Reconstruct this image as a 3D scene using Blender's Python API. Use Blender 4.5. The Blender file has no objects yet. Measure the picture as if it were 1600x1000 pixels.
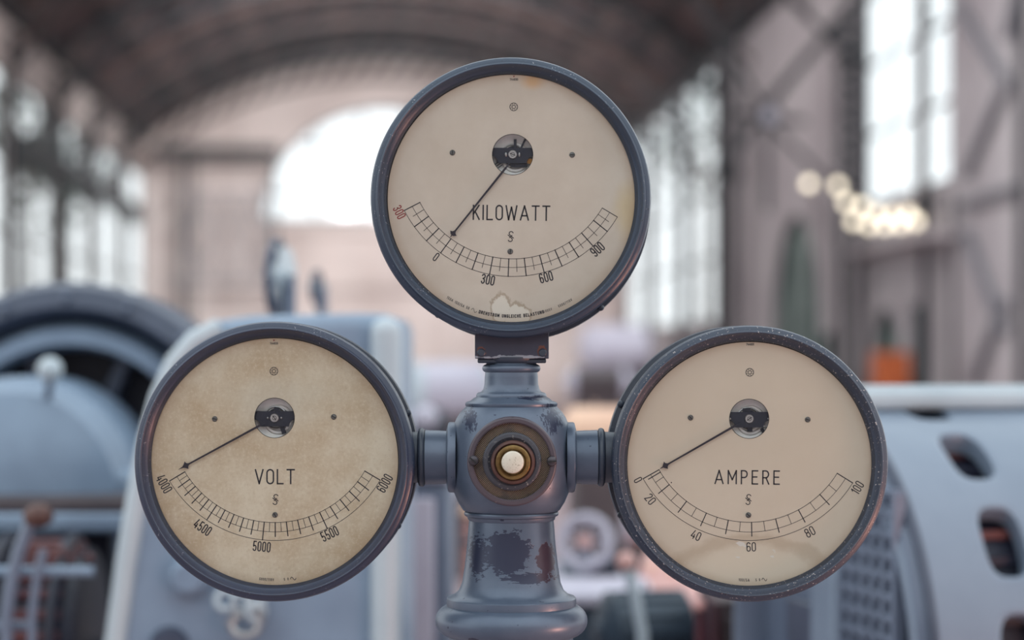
import bpy, bmesh, math, random
from mathutils import Vector, Matrix
R_ = math.radians
random.seed(7)
scene = bpy.context.scene
col = scene.collection

# ------------------------------------------------------------------ camera, sky, lights, exposure
CAMY, CAMZ, F, HX, HY = -3.0, 1.6, 3226.0, 800.0, 560.0
cd = bpy.data.cameras.new('camera')
cam = bpy.data.objects.new('camera', cd)
col.objects.link(cam)
cam.location = (0, CAMY, CAMZ)
cam.rotation_euler = (R_(90), 0, 0)
cd.sensor_width = 36.0
cd.lens = 36.0 * F / 1600.0
cd.shift_y = (HY - 500.0) / 1600.0
cd.clip_start = 0.05
cd.clip_end = 400
cd.dof.use_dof = True
cd.dof.focus_distance = 2.995
cd.dof.aperture_fstop = 1.80
cd.dof.aperture_blades = 0
scene.camera = cam

world = bpy.data.worlds.new('overcast_sky')
scene.world = world
world.use_nodes = True
wn = world.node_tree.nodes
wl = world.node_tree.links
wn.clear()
wo = wn.new('ShaderNodeOutputWorld')
wb = wn.new('ShaderNodeBackground')
wc = wn.new('ShaderNodeTexCoord')
ws = wn.new('ShaderNodeSeparateXYZ')
wr = wn.new('ShaderNodeValToRGB')
wr.color_ramp.elements[0].position = 0.0
wr.color_ramp.elements[0].color = (0.80, 0.84, 0.86, 1)
wr.color_ramp.elements[1].position = 0.8
wr.color_ramp.elements[1].color = (0.84, 0.93, 0.98, 1)
wl.new(wc.outputs['Generated'], ws.inputs[0])
wl.new(ws.outputs['Z'], wr.inputs[0])
wl.new(wr.outputs[0], wb.inputs[0])
wl.new(wb.outputs[0], wo.inputs[0])
wb.inputs[1].default_value = 1.42


def area(name, loc, target, size, power, color=(1, 1, 1)):
    ld = bpy.data.lights.new(name, 'AREA')
    ld.shape = 'RECTANGLE'
    ld.size, ld.size_y = size
    ld.energy = power
    ld.color = color
    o = bpy.data.objects.new(name, ld)
    col.objects.link(o)
    o.location = loc
    d = Vector(target) - Vector(loc)
    o.rotation_euler = d.to_track_quat('-Z', 'Y').to_euler()
    return o


scene.view_settings.view_transform = 'Standard'
scene.view_settings.look = 'None'
scene.view_settings.exposure = 0.36
scene.view_settings.gamma = 1.0
scene.view_settings.use_curve_mapping = False
# added fill lights high in the hall, unseen above the frame
fl = area('hall_fill', (-3.2, 44, 9.9), (-5, 76, 6.0), (5, 1.5), 1050, (1.0, 0.97, 0.96))
fl.data.spread = R_(75)
area('roof_fill', (-2.5, 36, 8.6), (-3.5, 62, 13.0), (6, 1.5), 700, (1.0, 0.95, 0.95))
area('right_wall_fill', (-2.0, 20, 12), (7, 36, 4.0), (8, 4), 700, (1.0, 0.97, 0.95))
area('warm_bounce_fill', (2.2, -0.6, 0.55), (0.0, 0.05, 1.28), (0.5, 0.3), 18, (1.0, 0.46, 0.32))  # added low fill standing in for reddish bounce on the column


# ------------------------------------------------------------------ pixel helpers
def P(px, py, Y=0.0):
    k = (Y - CAMY) / F
    return Vector(((px - HX) * k, Y, CAMZ + (HY - py) * k))


def S(Y=0.0):
    return (Y - CAMY) / F


T = math.atan(200.0 / F)                       # the hall's axis runs a little to the left
AX = Vector((-math.sin(T), math.cos(T), 0))
BX = Vector((math.cos(T), math.sin(T), 0))
C0 = Vector((0, CAMY, 0))


def Hh(u, v, z):
    return C0 + BX * u + AX * v + Vector((0, 0, z))


def ray(px, py):
    return Vector(((px - HX) / F, 1.0, (HY - py) / F))


def hit_v(px, py, v):
    r = ray(px, py)
    t = v / r.dot(AX)
    return C0 + Vector((0, 0, CAMZ)) + r * t


def hit_u(px, py, u):
    r = ray(px, py)
    t = u / r.dot(BX)
    return C0 + Vector((0, 0, CAMZ)) + r * t


# ------------------------------------------------------------------ materials
def C(r, g, b):
    def f(c):
        c /= 255.0
        return c / 12.92 if c <= 0.04045 else ((c + 0.055) / 1.055) ** 2.4
    return (f(r), f(g), f(b), 1.0)


class NT:
    def __init__(s, name):
        s.m = bpy.data.materials.new(name)
        s.m.use_nodes = True
        s.n = s.m.node_tree.nodes
        s.l = s.m.node_tree.links
        s.b = s.n.get('Principled BSDF')
        s.tc = s.n.new('ShaderNodeTexCoord').outputs['Object']

    def put(s, sock, v):
        if hasattr(v, 'is_linked') or isinstance(v, bpy.types.NodeSocket):
            s.l.new(v, sock)
        else:
            sock.default_value = v

    def noise(s, scale, detail=4, rough=0.55, stretch=(1, 1, 1), vec=None, dist=0.0):
        mp = s.n.new('ShaderNodeMapping')
        mp.inputs['Scale'].default_value = stretch
        s.l.new(vec or s.tc, mp.inputs[0])
        t = s.n.new('ShaderNodeTexNoise')
        t.inputs['Scale'].default_value = scale
        t.inputs['Detail'].default_value = detail
        t.inputs['Roughness'].default_value = rough
        t.inputs['Distortion'].default_value = dist
        s.l.new(mp.outputs[0], t.inputs['Vector'])
        return t.outputs['Fac']

    def math(s, op, a, b=0.0, c=0.0, clamp=False):
        m = s.n.new('ShaderNodeMath')
        m.operation = op
        m.use_clamp = clamp
        s.put(m.inputs[0], a)
        s.put(m.inputs[1], b)
        s.put(m.inputs[2], c)
        return m.outputs[0]

    def ramp(s, fac, stops):
        r = s.n.new('ShaderNodeValToRGB')
        e = r.color_ramp.elements
        while len(e) < len(stops):
            e.new(0.5)
        for el, (p, c) in zip(e, stops):
            el.position = p
            el.color = c if len(c) == 4 else (*c, 1)
        s.l.new(fac, r.inputs[0])
        return r.outputs[0]

    def step(s, fac, a, b):
        r = s.n.new('ShaderNodeMapRange')
        r.interpolation_type = 'SMOOTHSTEP'
        s.put(r.inputs[0], fac)
        r.inputs[1].default_value = a
        r.inputs[2].default_value = b
        return r.outputs[0]

    def mix(s, fac, a, b, mode='MIX'):
        m = s.n.new('ShaderNodeMix')
        m.data_type = 'RGBA'
        m.blend_type = mode
        s.put(m.inputs[0], fac)
        s.put(m.inputs[6], a)
        s.put(m.inputs[7], b)
        return m.outputs[2]

    def ell(s, cx, cz, rx, rz, amp=0.0, nscale=60.0, stretch=(1, 1, 1), detail=4):
        sp = s.n.new('ShaderNodeSeparateXYZ')
        s.l.new(s.tc, sp.inputs[0])
        a = s.math('DIVIDE', s.math('SUBTRACT', sp.outputs['X'], cx), rx)
        b = s.math('DIVIDE', s.math('SUBTRACT', sp.outputs['Z'], cz), rz)
        d = s.math('SQRT', s.math('ADD', s.math('MULTIPLY', a, a), s.math('MULTIPLY', b, b)))
        if amp:
            n = s.math('MULTIPLY', s.math('SUBTRACT', s.noise(nscale, detail, 0.6, stretch), 0.5), amp)
            d = s.math('ADD', d, n)
        return d

    def bump(s, h, strength=0.2, dist=0.01):
        b = s.n.new('ShaderNodeBump')
        b.inputs['Strength'].default_value = strength
        b.inputs['Distance'].default_value = dist
        s.l.new(h, b.inputs['Height'])
        s.l.new(b.outputs[0], s.b.inputs['Normal'])

    def out(s, color, rough=0.5, metal=0.0, spec=0.5):
        s.put(s.b.inputs['Base Color'], color)
        s.put(s.b.inputs['Roughness'], rough)
        s.put(s.b.inputs['Metallic'], metal)
        s.b.inputs['Specular IOR Level'].default_value = spec
        return s.m


def simple(name, c1, c2=None, rough=0.5, metal=0.0, scale=8.0, stretch=(1, 1, 1), bump=0.0, spec=0.5):
    t = NT(name)
    c2 = c2 or tuple(x * 0.82 for x in c1[:3]) + (1,)
    n = t.noise(scale, 5, 0.6, stretch)
    if bump:
        t.bump(n, bump, 0.01)
    return t.out(t.ramp(n, [(0.32, c2), (0.66, c1)]), rough, metal, spec)


def worn_paint(name, base, chip, specks=0.0, speck_col=(0.45, 0.42, 0.42, 1), rough=0.38, vary=0.12):
    t = NT(name)
    n = t.noise(9, 5, 0.6)
    c = t.ramp(n, [(0.3, tuple(x * (1 - vary) for x in base[:3])), (0.7, tuple(min(1, x * (1 + vary)) for x in base[:3]))])
    fine = t.noise(170, 3, 0.6)
    c = t.mix(t.math('MULTIPLY', t.step(fine, 0.66, 0.72), 0.8), c, chip)
    if specks:
        sp = t.noise(330, 2, 0.6)
        zone = t.step(t.noise(14, 3, 0.5), 0.58 - specks * 0.25, 0.70 - specks * 0.15)
        k = t.math('MULTIPLY', t.step(sp, 0.66, 0.70), zone)
        c = t.mix(k, c, speck_col)
    t.bump(t.noise(120, 4, 0.6), 0.12, 0.002)
    return t.out(c, t.math('MULTIPLY_ADD', t.noise(40, 4), 0.22, rough - 0.1), 0.0, 0.55)


M = {}
M['rim_top'] = worn_paint('rim_paint', C(42, 55, 73), C(26, 28, 40), 0.45, C(150, 150, 158), 0.36)
M['rim_left'] = worn_paint('rim_paint_left', C(44, 52, 72), C(28, 28, 40), 0.35, C(150, 148, 156), 0.36)
M['rim_right'] = worn_paint('rim_paint_speckled', C(46, 54, 70), C(42, 33, 37), 2.2, C(188, 178, 174), 0.42)
M['case'] = worn_paint('case_paint', C(50, 58, 72), C(30, 30, 38), 0.1, C(120, 118, 124), 0.42)
M['ink'] = simple('ink', C(38, 36, 46), C(46, 44, 54), 0.6)
M['ink_soft'] = simple('ink_soft', C(92, 88, 88), C(110, 104, 100), 0.7)
M['ink_thin'] = simple('ink_thin', C(70, 66, 68), C(84, 78, 78), 0.7)
M['red_ink'] = simple('red_ink', C(150, 40, 44), C(135, 50, 50), 0.6)
M['needle'] = simple('needle_enamel', C(30, 28, 42), C(38, 34, 50), 0.35)
M['bridge'] = simple('bridge_enamel', C(30, 38, 58), C(24, 30, 46), 0.4)
M['steel'] = simple('bright_steel', C(196, 196, 196), C(160, 162, 166), 0.3, 0.9, 90)
M['screw'] = simple('screw_metal', C(120, 122, 122), C(86, 86, 88), 0.4, 0.7, 200)
M['slot'] = simple('slot_dark', C(22, 22, 26), C(18, 18, 20), 0.6)
M['cup'] = simple('movement_cup', C(246, 244, 240), C(228, 230, 232), 0.35, 0.15, 60)
M['amber'] = simple('amber_shellac', C(196, 138, 52), C(170, 110, 40), 0.3)
M['plate'] = worn_paint('cover_plate_paint', C(74, 64, 72), C(50, 40, 44), 0.6, C(128, 112, 108), 0.45)
M['rust'] = simple('rust', C(84, 50, 42), C(52, 34, 34), 0.8, 0, 60, bump=0.4)
M['rust_ring'] = simple('rusty_collar', C(92, 62, 54), C(66, 42, 40), 0.5, 0.2, 50, bump=0.2)
M['washer'] = worn_paint('washer_steel', C(60, 60, 68), C(100, 98, 98), 2.0, C(146, 142, 136), 0.5)
M['brass'] = simple('aged_brass', C(146, 120, 76), C(96, 72, 44), 0.42, 0.75, 60, bump=0.15)
M['dark_screw'] = simple('dark_screw', C(78, 72, 78), C(56, 52, 58), 0.35, 0.3, 60)


def button_mat():
    t = NT('ivory_button')
    c = t.ramp(t.noise(60, 4), [(0.3, C(196, 186, 168)), (0.7, C(214, 206, 190))])
    c = t.mix(t.math('MULTIPLY', t.step(t.noise(420, 2, 0.6), 0.62, 0.68), 0.7), c, C(120, 104, 76))
    return t.out(c, 0.3)


M['button'] = button_mat()


def mesh_mat():
    t = NT('woven_brass_gauze')
    mp = t.n.new('ShaderNodeMapping')
    mp.inputs['Rotation'].default_value = (0, R_(-48), 0)
    t.l.new(t.tc, mp.inputs[0])
    w = t.n.new('ShaderNodeTexWave')
    w.wave_type = 'BANDS'
    w.bands_direction = 'X'
    w.inputs['Scale'].default_value = 160
    w.inputs['Distortion'].default_value = 0.6
    w.inputs['Detail'].default_value = 1
    t.l.new(mp.outputs[0], w.inputs['Vector'])
    c = t.ramp(w.outputs['Fac'], [(0.42, C(18, 17, 21)), (0.85, C(132, 110, 88))])
    c = t.mix(t.math('MULTIPLY', t.step(t.noise(40, 3), 0.5, 0.7), 0.6), c, C(52, 46, 48))
    t.bump(w.outputs['Fac'], 0.5, 0.001)
    return t.out(c, 0.45, 0.3)


M['gauze'] = mesh_mat()


def column_mat():
    t = NT('column_paint')
    base = t.ramp(t.noise(10, 5, 0.6), [(0.3, C(74, 86, 104)), (0.7, C(92, 103, 120))])
    k = 3.05 / F
    zz = lambda py: CAMZ + (HY - py) * k
    xx = lambda px: (px - 799) * k
    d1 = t.ell(xx(793), zz(857), 36 * k, 33 * k, 1.75, 110, (0.7, 1, 1.3), 7)
    d2 = t.ell(xx(852), zz(870), 14 * k, 27 * k, 2.0, 120, (0.8, 1, 1.2), 7)
    d3 = t.ell(xx(747), zz(865), 14 * k, 30 * k, 3.0, 150, (0.5, 1, 1.9), 5)
    d5 = t.ell(xx(828), zz(897), 40 * k, 8 * k, 3.0, 190, (0.3, 1, 1.8), 5)
    d6 = t.ell(xx(736), zz(654), 9 * k, 16 * k, 4.4, 200, (1.6, 1, 0.5), 5)
    d7 = t.ell(xx(862), zz(652), 13 * k, 18 * k, 4.6, 200, (1.6, 1, 0.5), 5)
    d8 = t.ell(xx(742), zz(988), 9 * k, 5 * k, 1.2, 90)
    d9 = t.ell(xx(835), zz(621), 30 * k, 3 * k, 4.2, 220, (0.4, 1, 1.6), 5)
    d = d1
    for q in (d2, d3, d5, d6, d7, d8, d9):
        d = t.math('MINIMUM', d, q)
    chip = t.math('SUBTRACT', 1.0, t.step(d, 0.93, 1.0))
    pits = t.step(t.noise(130, 2, 0.5), 0.735, 0.75)
    chip = t.math('MAXIMUM', chip, pits)
    dark = t.mix(t.step(t.ell(xx(858), zz(865), 30 * k, 60 * k), 1.0, 0.6), C(40, 46, 68), C(56, 42, 56))
    t.bump(t.math('ADD', t.math('MULTIPLY', chip, -0.5), t.math('MULTIPLY', t.noise(70, 4), 0.25)), 0.22, 0.003)
    return t.out(t.mix(chip, base, dark), t.math('MULTIPLY_ADD', t.noise(30, 4), 0.25, 0.24), 0.25, 0.6)


M['column'] = column_mat()


def bracket_mat():
    t = NT('bracket_paint')
    k = 3.01 / F
    zz = lambda py: CAMZ + (HY - py) * k
    xx = lambda px: (px - 799) * k
    base = t.ramp(t.noise(16, 5), [(0.3, C(44, 46, 62)), (0.7, C(56, 56, 72))])
    d = t.math('MINIMUM', t.ell(xx(752), zz(550), 7 * k, 7 * k, 1.6, 160), t.ell(xx(847), zz(548), 7 * k, 9 * k, 1.6, 160))
    c = t.mix(t.math('SUBTRACT', 1.0, t.step(d, 0.9, 1.1)), base, C(104, 58, 46))
    e = t.ell(xx(799), zz(558), 70 * k, 3.2 * k, 2.4, 140, (0.5, 1, 1))
    c = t.mix(t.math('SUBTRACT', 1.0, t.step(e, 0.7, 0.95)), c, C(140, 142, 150))
    t.bump(t.noise(90, 4), 0.2, 0.003)
    return t.out(c, 0.45)


M['bracket'] = bracket_mat()


def dial_mat(kind):
    t = NT('dial_enamel_' + kind)
    s = 3.0 / F
    if kind == 'top':
        c = t.ramp(t.noise(10, 5, 0.6), [(0.3, C(208, 196, 182)), (0.7, C(220, 210, 197))])
        cx, cz = lambda px: (px - 799) * s, lambda py: (310 - py) * s
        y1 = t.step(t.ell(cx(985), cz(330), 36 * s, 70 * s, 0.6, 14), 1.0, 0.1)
        c = t.mix(t.math('MULTIPLY', y1, 0.45), c, C(222, 196, 130))  # yellowing together with a warm glass reflection, painted into the dial
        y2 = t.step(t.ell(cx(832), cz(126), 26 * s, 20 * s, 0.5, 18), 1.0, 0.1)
        c = t.mix(t.math('MULTIPLY', y2, 0.6), c, C(222, 166, 96))  # orange reflection in the glass, painted into the dial colour
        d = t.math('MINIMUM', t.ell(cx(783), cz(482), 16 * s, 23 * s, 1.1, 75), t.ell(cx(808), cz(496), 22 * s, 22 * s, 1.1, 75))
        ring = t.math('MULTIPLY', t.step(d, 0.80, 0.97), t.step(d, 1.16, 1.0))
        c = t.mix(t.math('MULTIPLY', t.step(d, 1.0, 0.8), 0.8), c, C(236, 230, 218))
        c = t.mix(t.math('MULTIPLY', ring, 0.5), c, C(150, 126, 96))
    elif kind == 'left':
        c = t.ramp(t.noise(10, 6, 0.65), [(0.36, C(200, 180, 152)), (0.64, C(224, 213, 192))])
        f = t.noise(190, 3, 0.7)
        c = t.mix(t.math('MULTIPLY', t.step(f, 0.5, 0.68), 0.4), c, C(232, 222, 204))
        c = t.mix(t.math('MULTIPLY', t.step(f, 0.46, 0.3), 0.25), c, C(176, 150, 124))
        w = t.step(t.ell(0.0, 0.09, 0.11, 0.05, 0.9, 16), 1.0, 0.2)
        c = t.mix(t.math('MULTIPLY', w, 0.35), c, C(208, 204, 190))
    else:
        c = t.ramp(t.noise(7, 4, 0.5), [(0.3, C(213, 200, 182)), (0.7, C(219, 207, 190))])
        cx, cz = lambda px: (px - 1170.7) * s, lambda py: (725 - py) * s
        d = t.ell(cx(1172), cz(925), 140 * s, 84 * s, 0.35, 22)
        ring = t.math('MULTIPLY', t.step(d, 0.80, 0.97), t.step(d, 1.12, 1.0))
        c = t.mix(t.math('MULTIPLY', t.step(d, 1.0, 0.7), 0.6), c, C(224, 216, 198))
        c = t.mix(t.math('MULTIPLY', ring, 0.3), c, C(160, 134, 100))
        sp = t.math('MULTIPLY', t.step(t.noise(55, 2, 0.4, (0.7, 1, 1.3)), 0.67, 0.70), t.step(d, 1.0, 0.9))
        c = t.mix(t.math('MULTIPLY', sp, 0.8), c, C(224, 224, 220))
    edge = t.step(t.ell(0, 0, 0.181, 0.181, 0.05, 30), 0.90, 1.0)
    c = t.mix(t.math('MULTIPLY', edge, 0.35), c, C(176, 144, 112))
    return t.out(c, 0.55, 0.0, 0.3)


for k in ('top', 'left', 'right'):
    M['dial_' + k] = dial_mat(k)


def glass_mat(name, tint=(1, 1, 1, 1), rough=0.02, refl=0.9):
    m = bpy.data.materials.new(name)
    m.use_nodes = True
    n, l = m.node_tree.nodes, m.node_tree.links
    n.clear()
    o = n.new('ShaderNodeOutputMaterial')
    mx = n.new('ShaderNodeMixShader')
    tr = n.new('ShaderNodeBsdfTransparent')
    gl = n.new('ShaderNodeBsdfGlossy')
    fr = n.new('ShaderNodeFresnel')
    mm = n.new('ShaderNodeMath')
    mm.operation = 'MULTIPLY'
    mm.inputs[1].default_value = refl
    fr.inputs[0].default_value = 1.45
    tr.inputs[0].default_value = tint
    gl.inputs['Roughness'].default_value = rough
    l.new(fr.outputs[0], mm.inputs[0])
    l.new(mm.outputs[0], mx.inputs[0])
    l.new(tr.outputs[0], mx.inputs[1])
    l.new(gl.outputs[0], mx.inputs[2])
    l.new(mx.outputs[0], o.inputs[0])
    return m


M['gauge_glass'] = glass_mat('gauge_glass', (0.98, 0.98, 0.97, 1), 0.03, 0.6)
M['pane'] = glass_mat('window_glass', (0.97, 0.99, 0.99, 1), 0.05, 0.15)

# background
M['wall'] = simple('pink_beige_plaster', C(212, 200, 196), C(184, 170, 166), 0.85, 0, 0.35, bump=0.05)
M['wall_side'] = simple('lavender_plaster', C(194, 186, 188), C(166, 156, 160), 0.85, 0, 0.4)
M['roof'] = simple('weathered_roof_boards', C(104, 84, 86), C(54, 44, 50), 0.8, 0, 0.9)
M['roof_board2'] = simple('grey_roof_boards', C(132, 112, 108), C(84, 68, 70), 0.8, 0, 0.9)
M['iron'] = simple('dark_painted_iron', C(38, 42, 48), C(24, 26, 32), 0.6, 0, 1.5)
M['iron_brown'] = simple('brown_painted_iron', C(74, 52, 48), C(48, 36, 38), 0.6, 0, 1.5)
M['iron_grey'] = simple('grey_painted_iron', C(128, 128, 134), C(108, 108, 116), 0.6, 0, 1.5)
M['floor'] = simple('pinkish_floor', C(166, 148, 150), C(132, 112, 116), 0.5, 0, 0.8)
M['green_frame'] = simple('green_joinery', C(40, 62, 62), C(30, 46, 50), 0.6, 0, 3)
M['green_panel'] = simple('grey_green_panel', C(160, 172, 166), C(120, 134, 130), 0.6, 0, 1.2)
M['orange'] = simple('orange_brown_wood', C(196, 96, 40), C(130, 56, 24), 0.5, 0, 2.5, (6, 1, 1))
M['mach'] = simple('machine_grey', C(130, 148, 168), C(110, 126, 146), 0.32, 0, 3, bump=0.03)
M['mach_pale'] = simple('machine_pale', C(182, 192, 198), C(164, 176, 184), 0.3, 0, 3)
M['mach_white'] = simple('machine_white', C(120, 132, 148), C(104, 117, 134), 0.35, 0, 2.5)
M['mach_mid'] = simple('machine_mid_grey', C(110, 120, 138), C(92, 102, 120), 0.4, 0, 3)
M['mach_dark'] = simple('machine_dark_blue', C(70, 78, 96), C(50, 58, 76), 0.35, 0, 3)
M['navy'] = simple('navy_iron', C(24, 28, 50), C(16, 18, 34), 0.5, 0, 4)  # dark navy base colour for rotor, motors and machine interiors
M['copper'] = simple('varnished_copper_coil', C(112, 66, 62), C(64, 40, 50), 0.4, 0.2, 14)
M['pinkish'] = simple('pink_primer', C(206, 160, 152), C(176, 128, 126), 0.5, 0, 5)
M['peach'] = simple('peach_enamel', C(238, 200, 172), C(214, 172, 148), 0.5, 0, 5)
M['brown'] = simple('dark_brown_cabinet', C(84, 72, 74), C(58, 48, 52), 0.5, 0, 3)
M['maroon'] = simple('maroon_paint', C(70, 22, 34), C(50, 18, 28), 0.5, 0, 3)
M['slate'] = simple('slate_iron', C(52, 66, 80), C(36, 48, 60), 0.5, 0, 3)
M['bark'] = simple('bark', C(70, 62, 58), C(48, 42, 40), 0.9)
M['leaf'] = simple('leaf', C(70, 84, 74), C(44, 58, 54), 0.7, 0, 1.5)
M['lilac'] = simple('lilac_grey', C(190, 186, 198), C(170, 164, 178), 0.6, 0, 3)


def glow_mat():
    t = NT('warm_glow')
    c = t.ramp(t.noise(3, 2), [(0.3, C(250, 232, 200)), (0.7, C(255, 242, 218))])
    t.put(t.b.inputs['Emission Color'], c)
    t.b.inputs['Emission Strength'].default_value = 2.4  # added glow for the warm globes below the right window
    return t.out((0.3, 0.28, 0.25, 1), 0.3)


M['glow'] = glow_mat()

# ------------------------------------------------------------------ mesh helpers
OFF = {}


class MB:
    def __init__(s):
        s.v, s.f = [], []

    def add(s, vs, fs):
        n = len(s.v)
        s.v += [Vector(v) for v in vs]
        s.f += [[i + n for i in f] for f in fs]
        return s

    def box(s, c, size, rot=None, ax=None):
        hx, hy, hz = (q / 2 for q in size)
        c = Vector(c)
        vs = []
        for z in (-hz, hz):
            for (x, y) in ((-hx, -hy), (hx, -hy), (hx, hy), (-hx, hy)):
                p = Vector((x, y, z))
                if rot is not None:
                    p = rot @ p
                if ax is not None:
                    p = ax[0] * p.x + ax[1] * p.y + ax[2] * p.z
                vs.append(c + p)
        return s.add(vs, [(3, 2, 1, 0), (4, 5, 6, 7), (0, 1, 5, 4), (1, 2, 6, 5), (2, 3, 7, 6), (3, 0, 4, 7)])

    def lathe(s, prof, c, axis=(0, 0, 1), seg=48, close=False, a0=0.0, a1=360.0):
        axis = Vector(axis).normalized()
        e1 = axis.orthogonal().normalized()
        e2 = axis.cross(e1)
        c = Vector(c)
        full = abs(a1 - a0) >= 359.9
        n = seg if full else seg + 1
        vs, fs = [], []
        for (r, h) in prof:
            for i in range(n):
                a = R_(a0 + (a1 - a0) * i / seg)
                vs.append(c + axis * h + (e1 * math.cos(a) + e2 * math.sin(a)) * r)
        m = len(prof)
        for j in range(m - 1 + (1 if close else 0)):
            j2 = (j + 1) % m
            for i in range(seg):
                i2 = (i + 1) % n
                fs.append((j * n + i, j * n + i2, j2 * n + i2, j2 * n + i))
        return s.add(vs, fs)

    def rod(s, p0, p1, r, seg=12, r1=None):
        p0, p1 = Vector(p0), Vector(p1)
        L = (p1 - p0).length
        r1 = r if r1 is None else r1
        return s.lathe([(0, 0), (r, 0), (r1, L), (0, L)], p0, p1 - p0, seg)

    def torus(s, c, axis, R, r, seg=48, ts=12, a0=0, a1=360):
        prof = [(R + r * math.cos(2 * math.pi * k / ts), r * math.sin(2 * math.pi * k / ts)) for k in range(ts)]
        return s.lathe(prof, c, axis, seg, True, a0, a1)

    def ball(s, c, r, seg=16, rings=10, sz=1.0, axis=(0, 0, 1)):
        return s.lathe([(r * math.sin(math.pi * k / rings), -r * sz * math.cos(math.pi * k / rings)) for k in range(rings + 1)], c, axis, seg)

    def tube(s, pts, r, seg=10):
        pts = [Vector(p) for p in pts]
        vs, fs = [], []
        prev = None
        for i, p in enumerate(pts):
            d = (pts[min(i + 1, len(pts) - 1)] - pts[max(i - 1, 0)]).normalized()
            e1 = d.orthogonal().normalized() if prev is None else (prev - d * prev.dot(d)).normalized()
            prev = e1
            e2 = d.cross(e1)
            for k in range(seg):
                a = 2 * math.pi * k / seg
                vs.append(p + (e1 * math.cos(a) + e2 * math.sin(a)) * r)
        for i in range(len(pts) - 1):
            for k in range(seg):
                k2 = (k + 1) % seg
                fs.append((i * seg + k, i * seg + k2, (i + 1) * seg + k2, (i + 1) * seg + k))
        fs.append(tuple(range(seg))[::-1])
        fs.append(tuple((len(pts) - 1) * seg + k for k in range(seg)))
        return s.add(vs, fs)

    def bar(s, p0, p1, w, d):
        """square bar"""
        p0, p1 = Vector(p0), Vector(p1)
        z = (p1 - p0).normalized()
        x = z.cross(Vector((0, 1, 0)))
        x = x.normalized() if x.length > 1e-4 else Vector((1, 0, 0))
        y = z.cross(x)
        return s.box((p0 + p1) / 2, (w, d, (p1 - p0).length), ax=(x, y, z))

    def prism(s, outline, vec):
        n = len(outline)
        o = [Vector(p) for p in outline]
        return s.add(o + [p + Vector(vec) for p in o],
                     [tuple(range(n))[::-1], tuple(range(n, 2 * n))] + [(i, (i + 1) % n, n + (i + 1) % n, n + i) for i in range(n)])

    def build(s, name, mat, parent=None, smooth=True, bevel=0.0, angle=35, seg=2):
        if parent is not None:
            off = OFF[parent.name]
        else:
            xs, ys, zs = zip(*[(v.x, v.y, v.z) for v in s.v])
            off = Vector(((min(xs) + max(xs)) / 2, (min(ys) + max(ys)) / 2, min(zs)))
        me = bpy.data.meshes.new(name)
        me.from_pydata([v - off for v in s.v], [], s.f)
        bm = bmesh.new()
        bm.from_mesh(me)
        bmesh.ops.remove_doubles(bm, verts=bm.verts, dist=1e-6)
        bmesh.ops.recalc_face_normals(bm, faces=bm.faces)
        bm.to_mesh(me)
        bm.free()
        me.materials.append(mat)
        if smooth:
            me.shade_smooth()
            me.set_sharp_from_angle(angle=R_(angle))
        o = bpy.data.objects.new(name, me)
        col.objects.link(o)
        OFF[o.name] = off
        if parent is not None:
            o.parent = parent
        else:
            o.location = off
        if bevel:
            b = o.modifiers.new('bevel', 'BEVEL')
            b.width = bevel
            b.segments = seg
            b.limit_method = 'ANGLE'
            b.angle_limit = R_(40)
        return o


def tag(o, label=None, cat=None, group=None, kind=None):
    for k, v in (('label', label), ('category', cat), ('group', group), ('kind', kind)):
        if v:
            o[k] = v
    return o


def thing(name, loc, label, cat, group=None):
    o = bpy.data.objects.new(name, None)
    o.empty_display_size = 0.05
    col.objects.link(o)
    o.location = loc
    OFF[o.name] = Vector(loc)
    return tag(o, label, cat, group)


def piece(name, mesh_src, loc, parent, rot=None):
    """another copy of a piece sharing mesh data; loc is in world space"""
    o = mesh_src.copy()
    o.name = name
    col.objects.link(o)
    o.parent = parent
    o.location = Vector(loc) - OFF[parent.name]
    if rot:
        o.rotation_euler = rot
    OFF[o.name] = OFF[parent.name]
    return o


# ------------------------------------------------------------------ the setting: hall
W, VEND, ZS, ZA = 9.0, 78.0, 9.9, 13.1
VR0 = 28.0                                     # the nearest part of the roof that could be seen
tag(MB().add([Hh(-16, -6, 0), Hh(16, -6, 0), Hh(16, VEND, 0), Hh(-16, VEND, 0)], [(0, 1, 2, 3)]).build('floor', M['floor'], smooth=False), kind='structure')

tag(MB().box(Hh(0, -6.2, 2.4), (26, 0.4, 4.8), ax=(BX, AX, Vector((0, 0, 1)))).build('sky_block_wall', M['wall'], smooth=False), kind='structure')  # unseen low wall added behind the camera to cut frontal sky light

# end wall with the half round window
LR = 4.6
LZ = 6.8
mb = MB()
seg = 24
arc = [Vector((-LR * math.cos(math.pi * i / seg), LZ + 4.28 * math.sin(math.pi * i / seg))) for i in range(seg + 1)]
Rr = (W * W + (ZA - ZS) ** 2) / (2 * (ZA - ZS))


def zroof(u):
    return ZA - Rr + math.sqrt(Rr * Rr - u * u)


def hexa(mb, u0, u1, z0, z1, z2=None, z3=None, v0=VEND, v1=VEND + 0.6):
    z2 = z1 if z2 is None else z2
    z3 = z0 if z3 is None else z3
    mb.prism([Hh(u0, v0, z0), Hh(u1, v0, z3), Hh(u1, v0, z2), Hh(u0, v0, z1)], AX * (v1 - v0))


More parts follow.
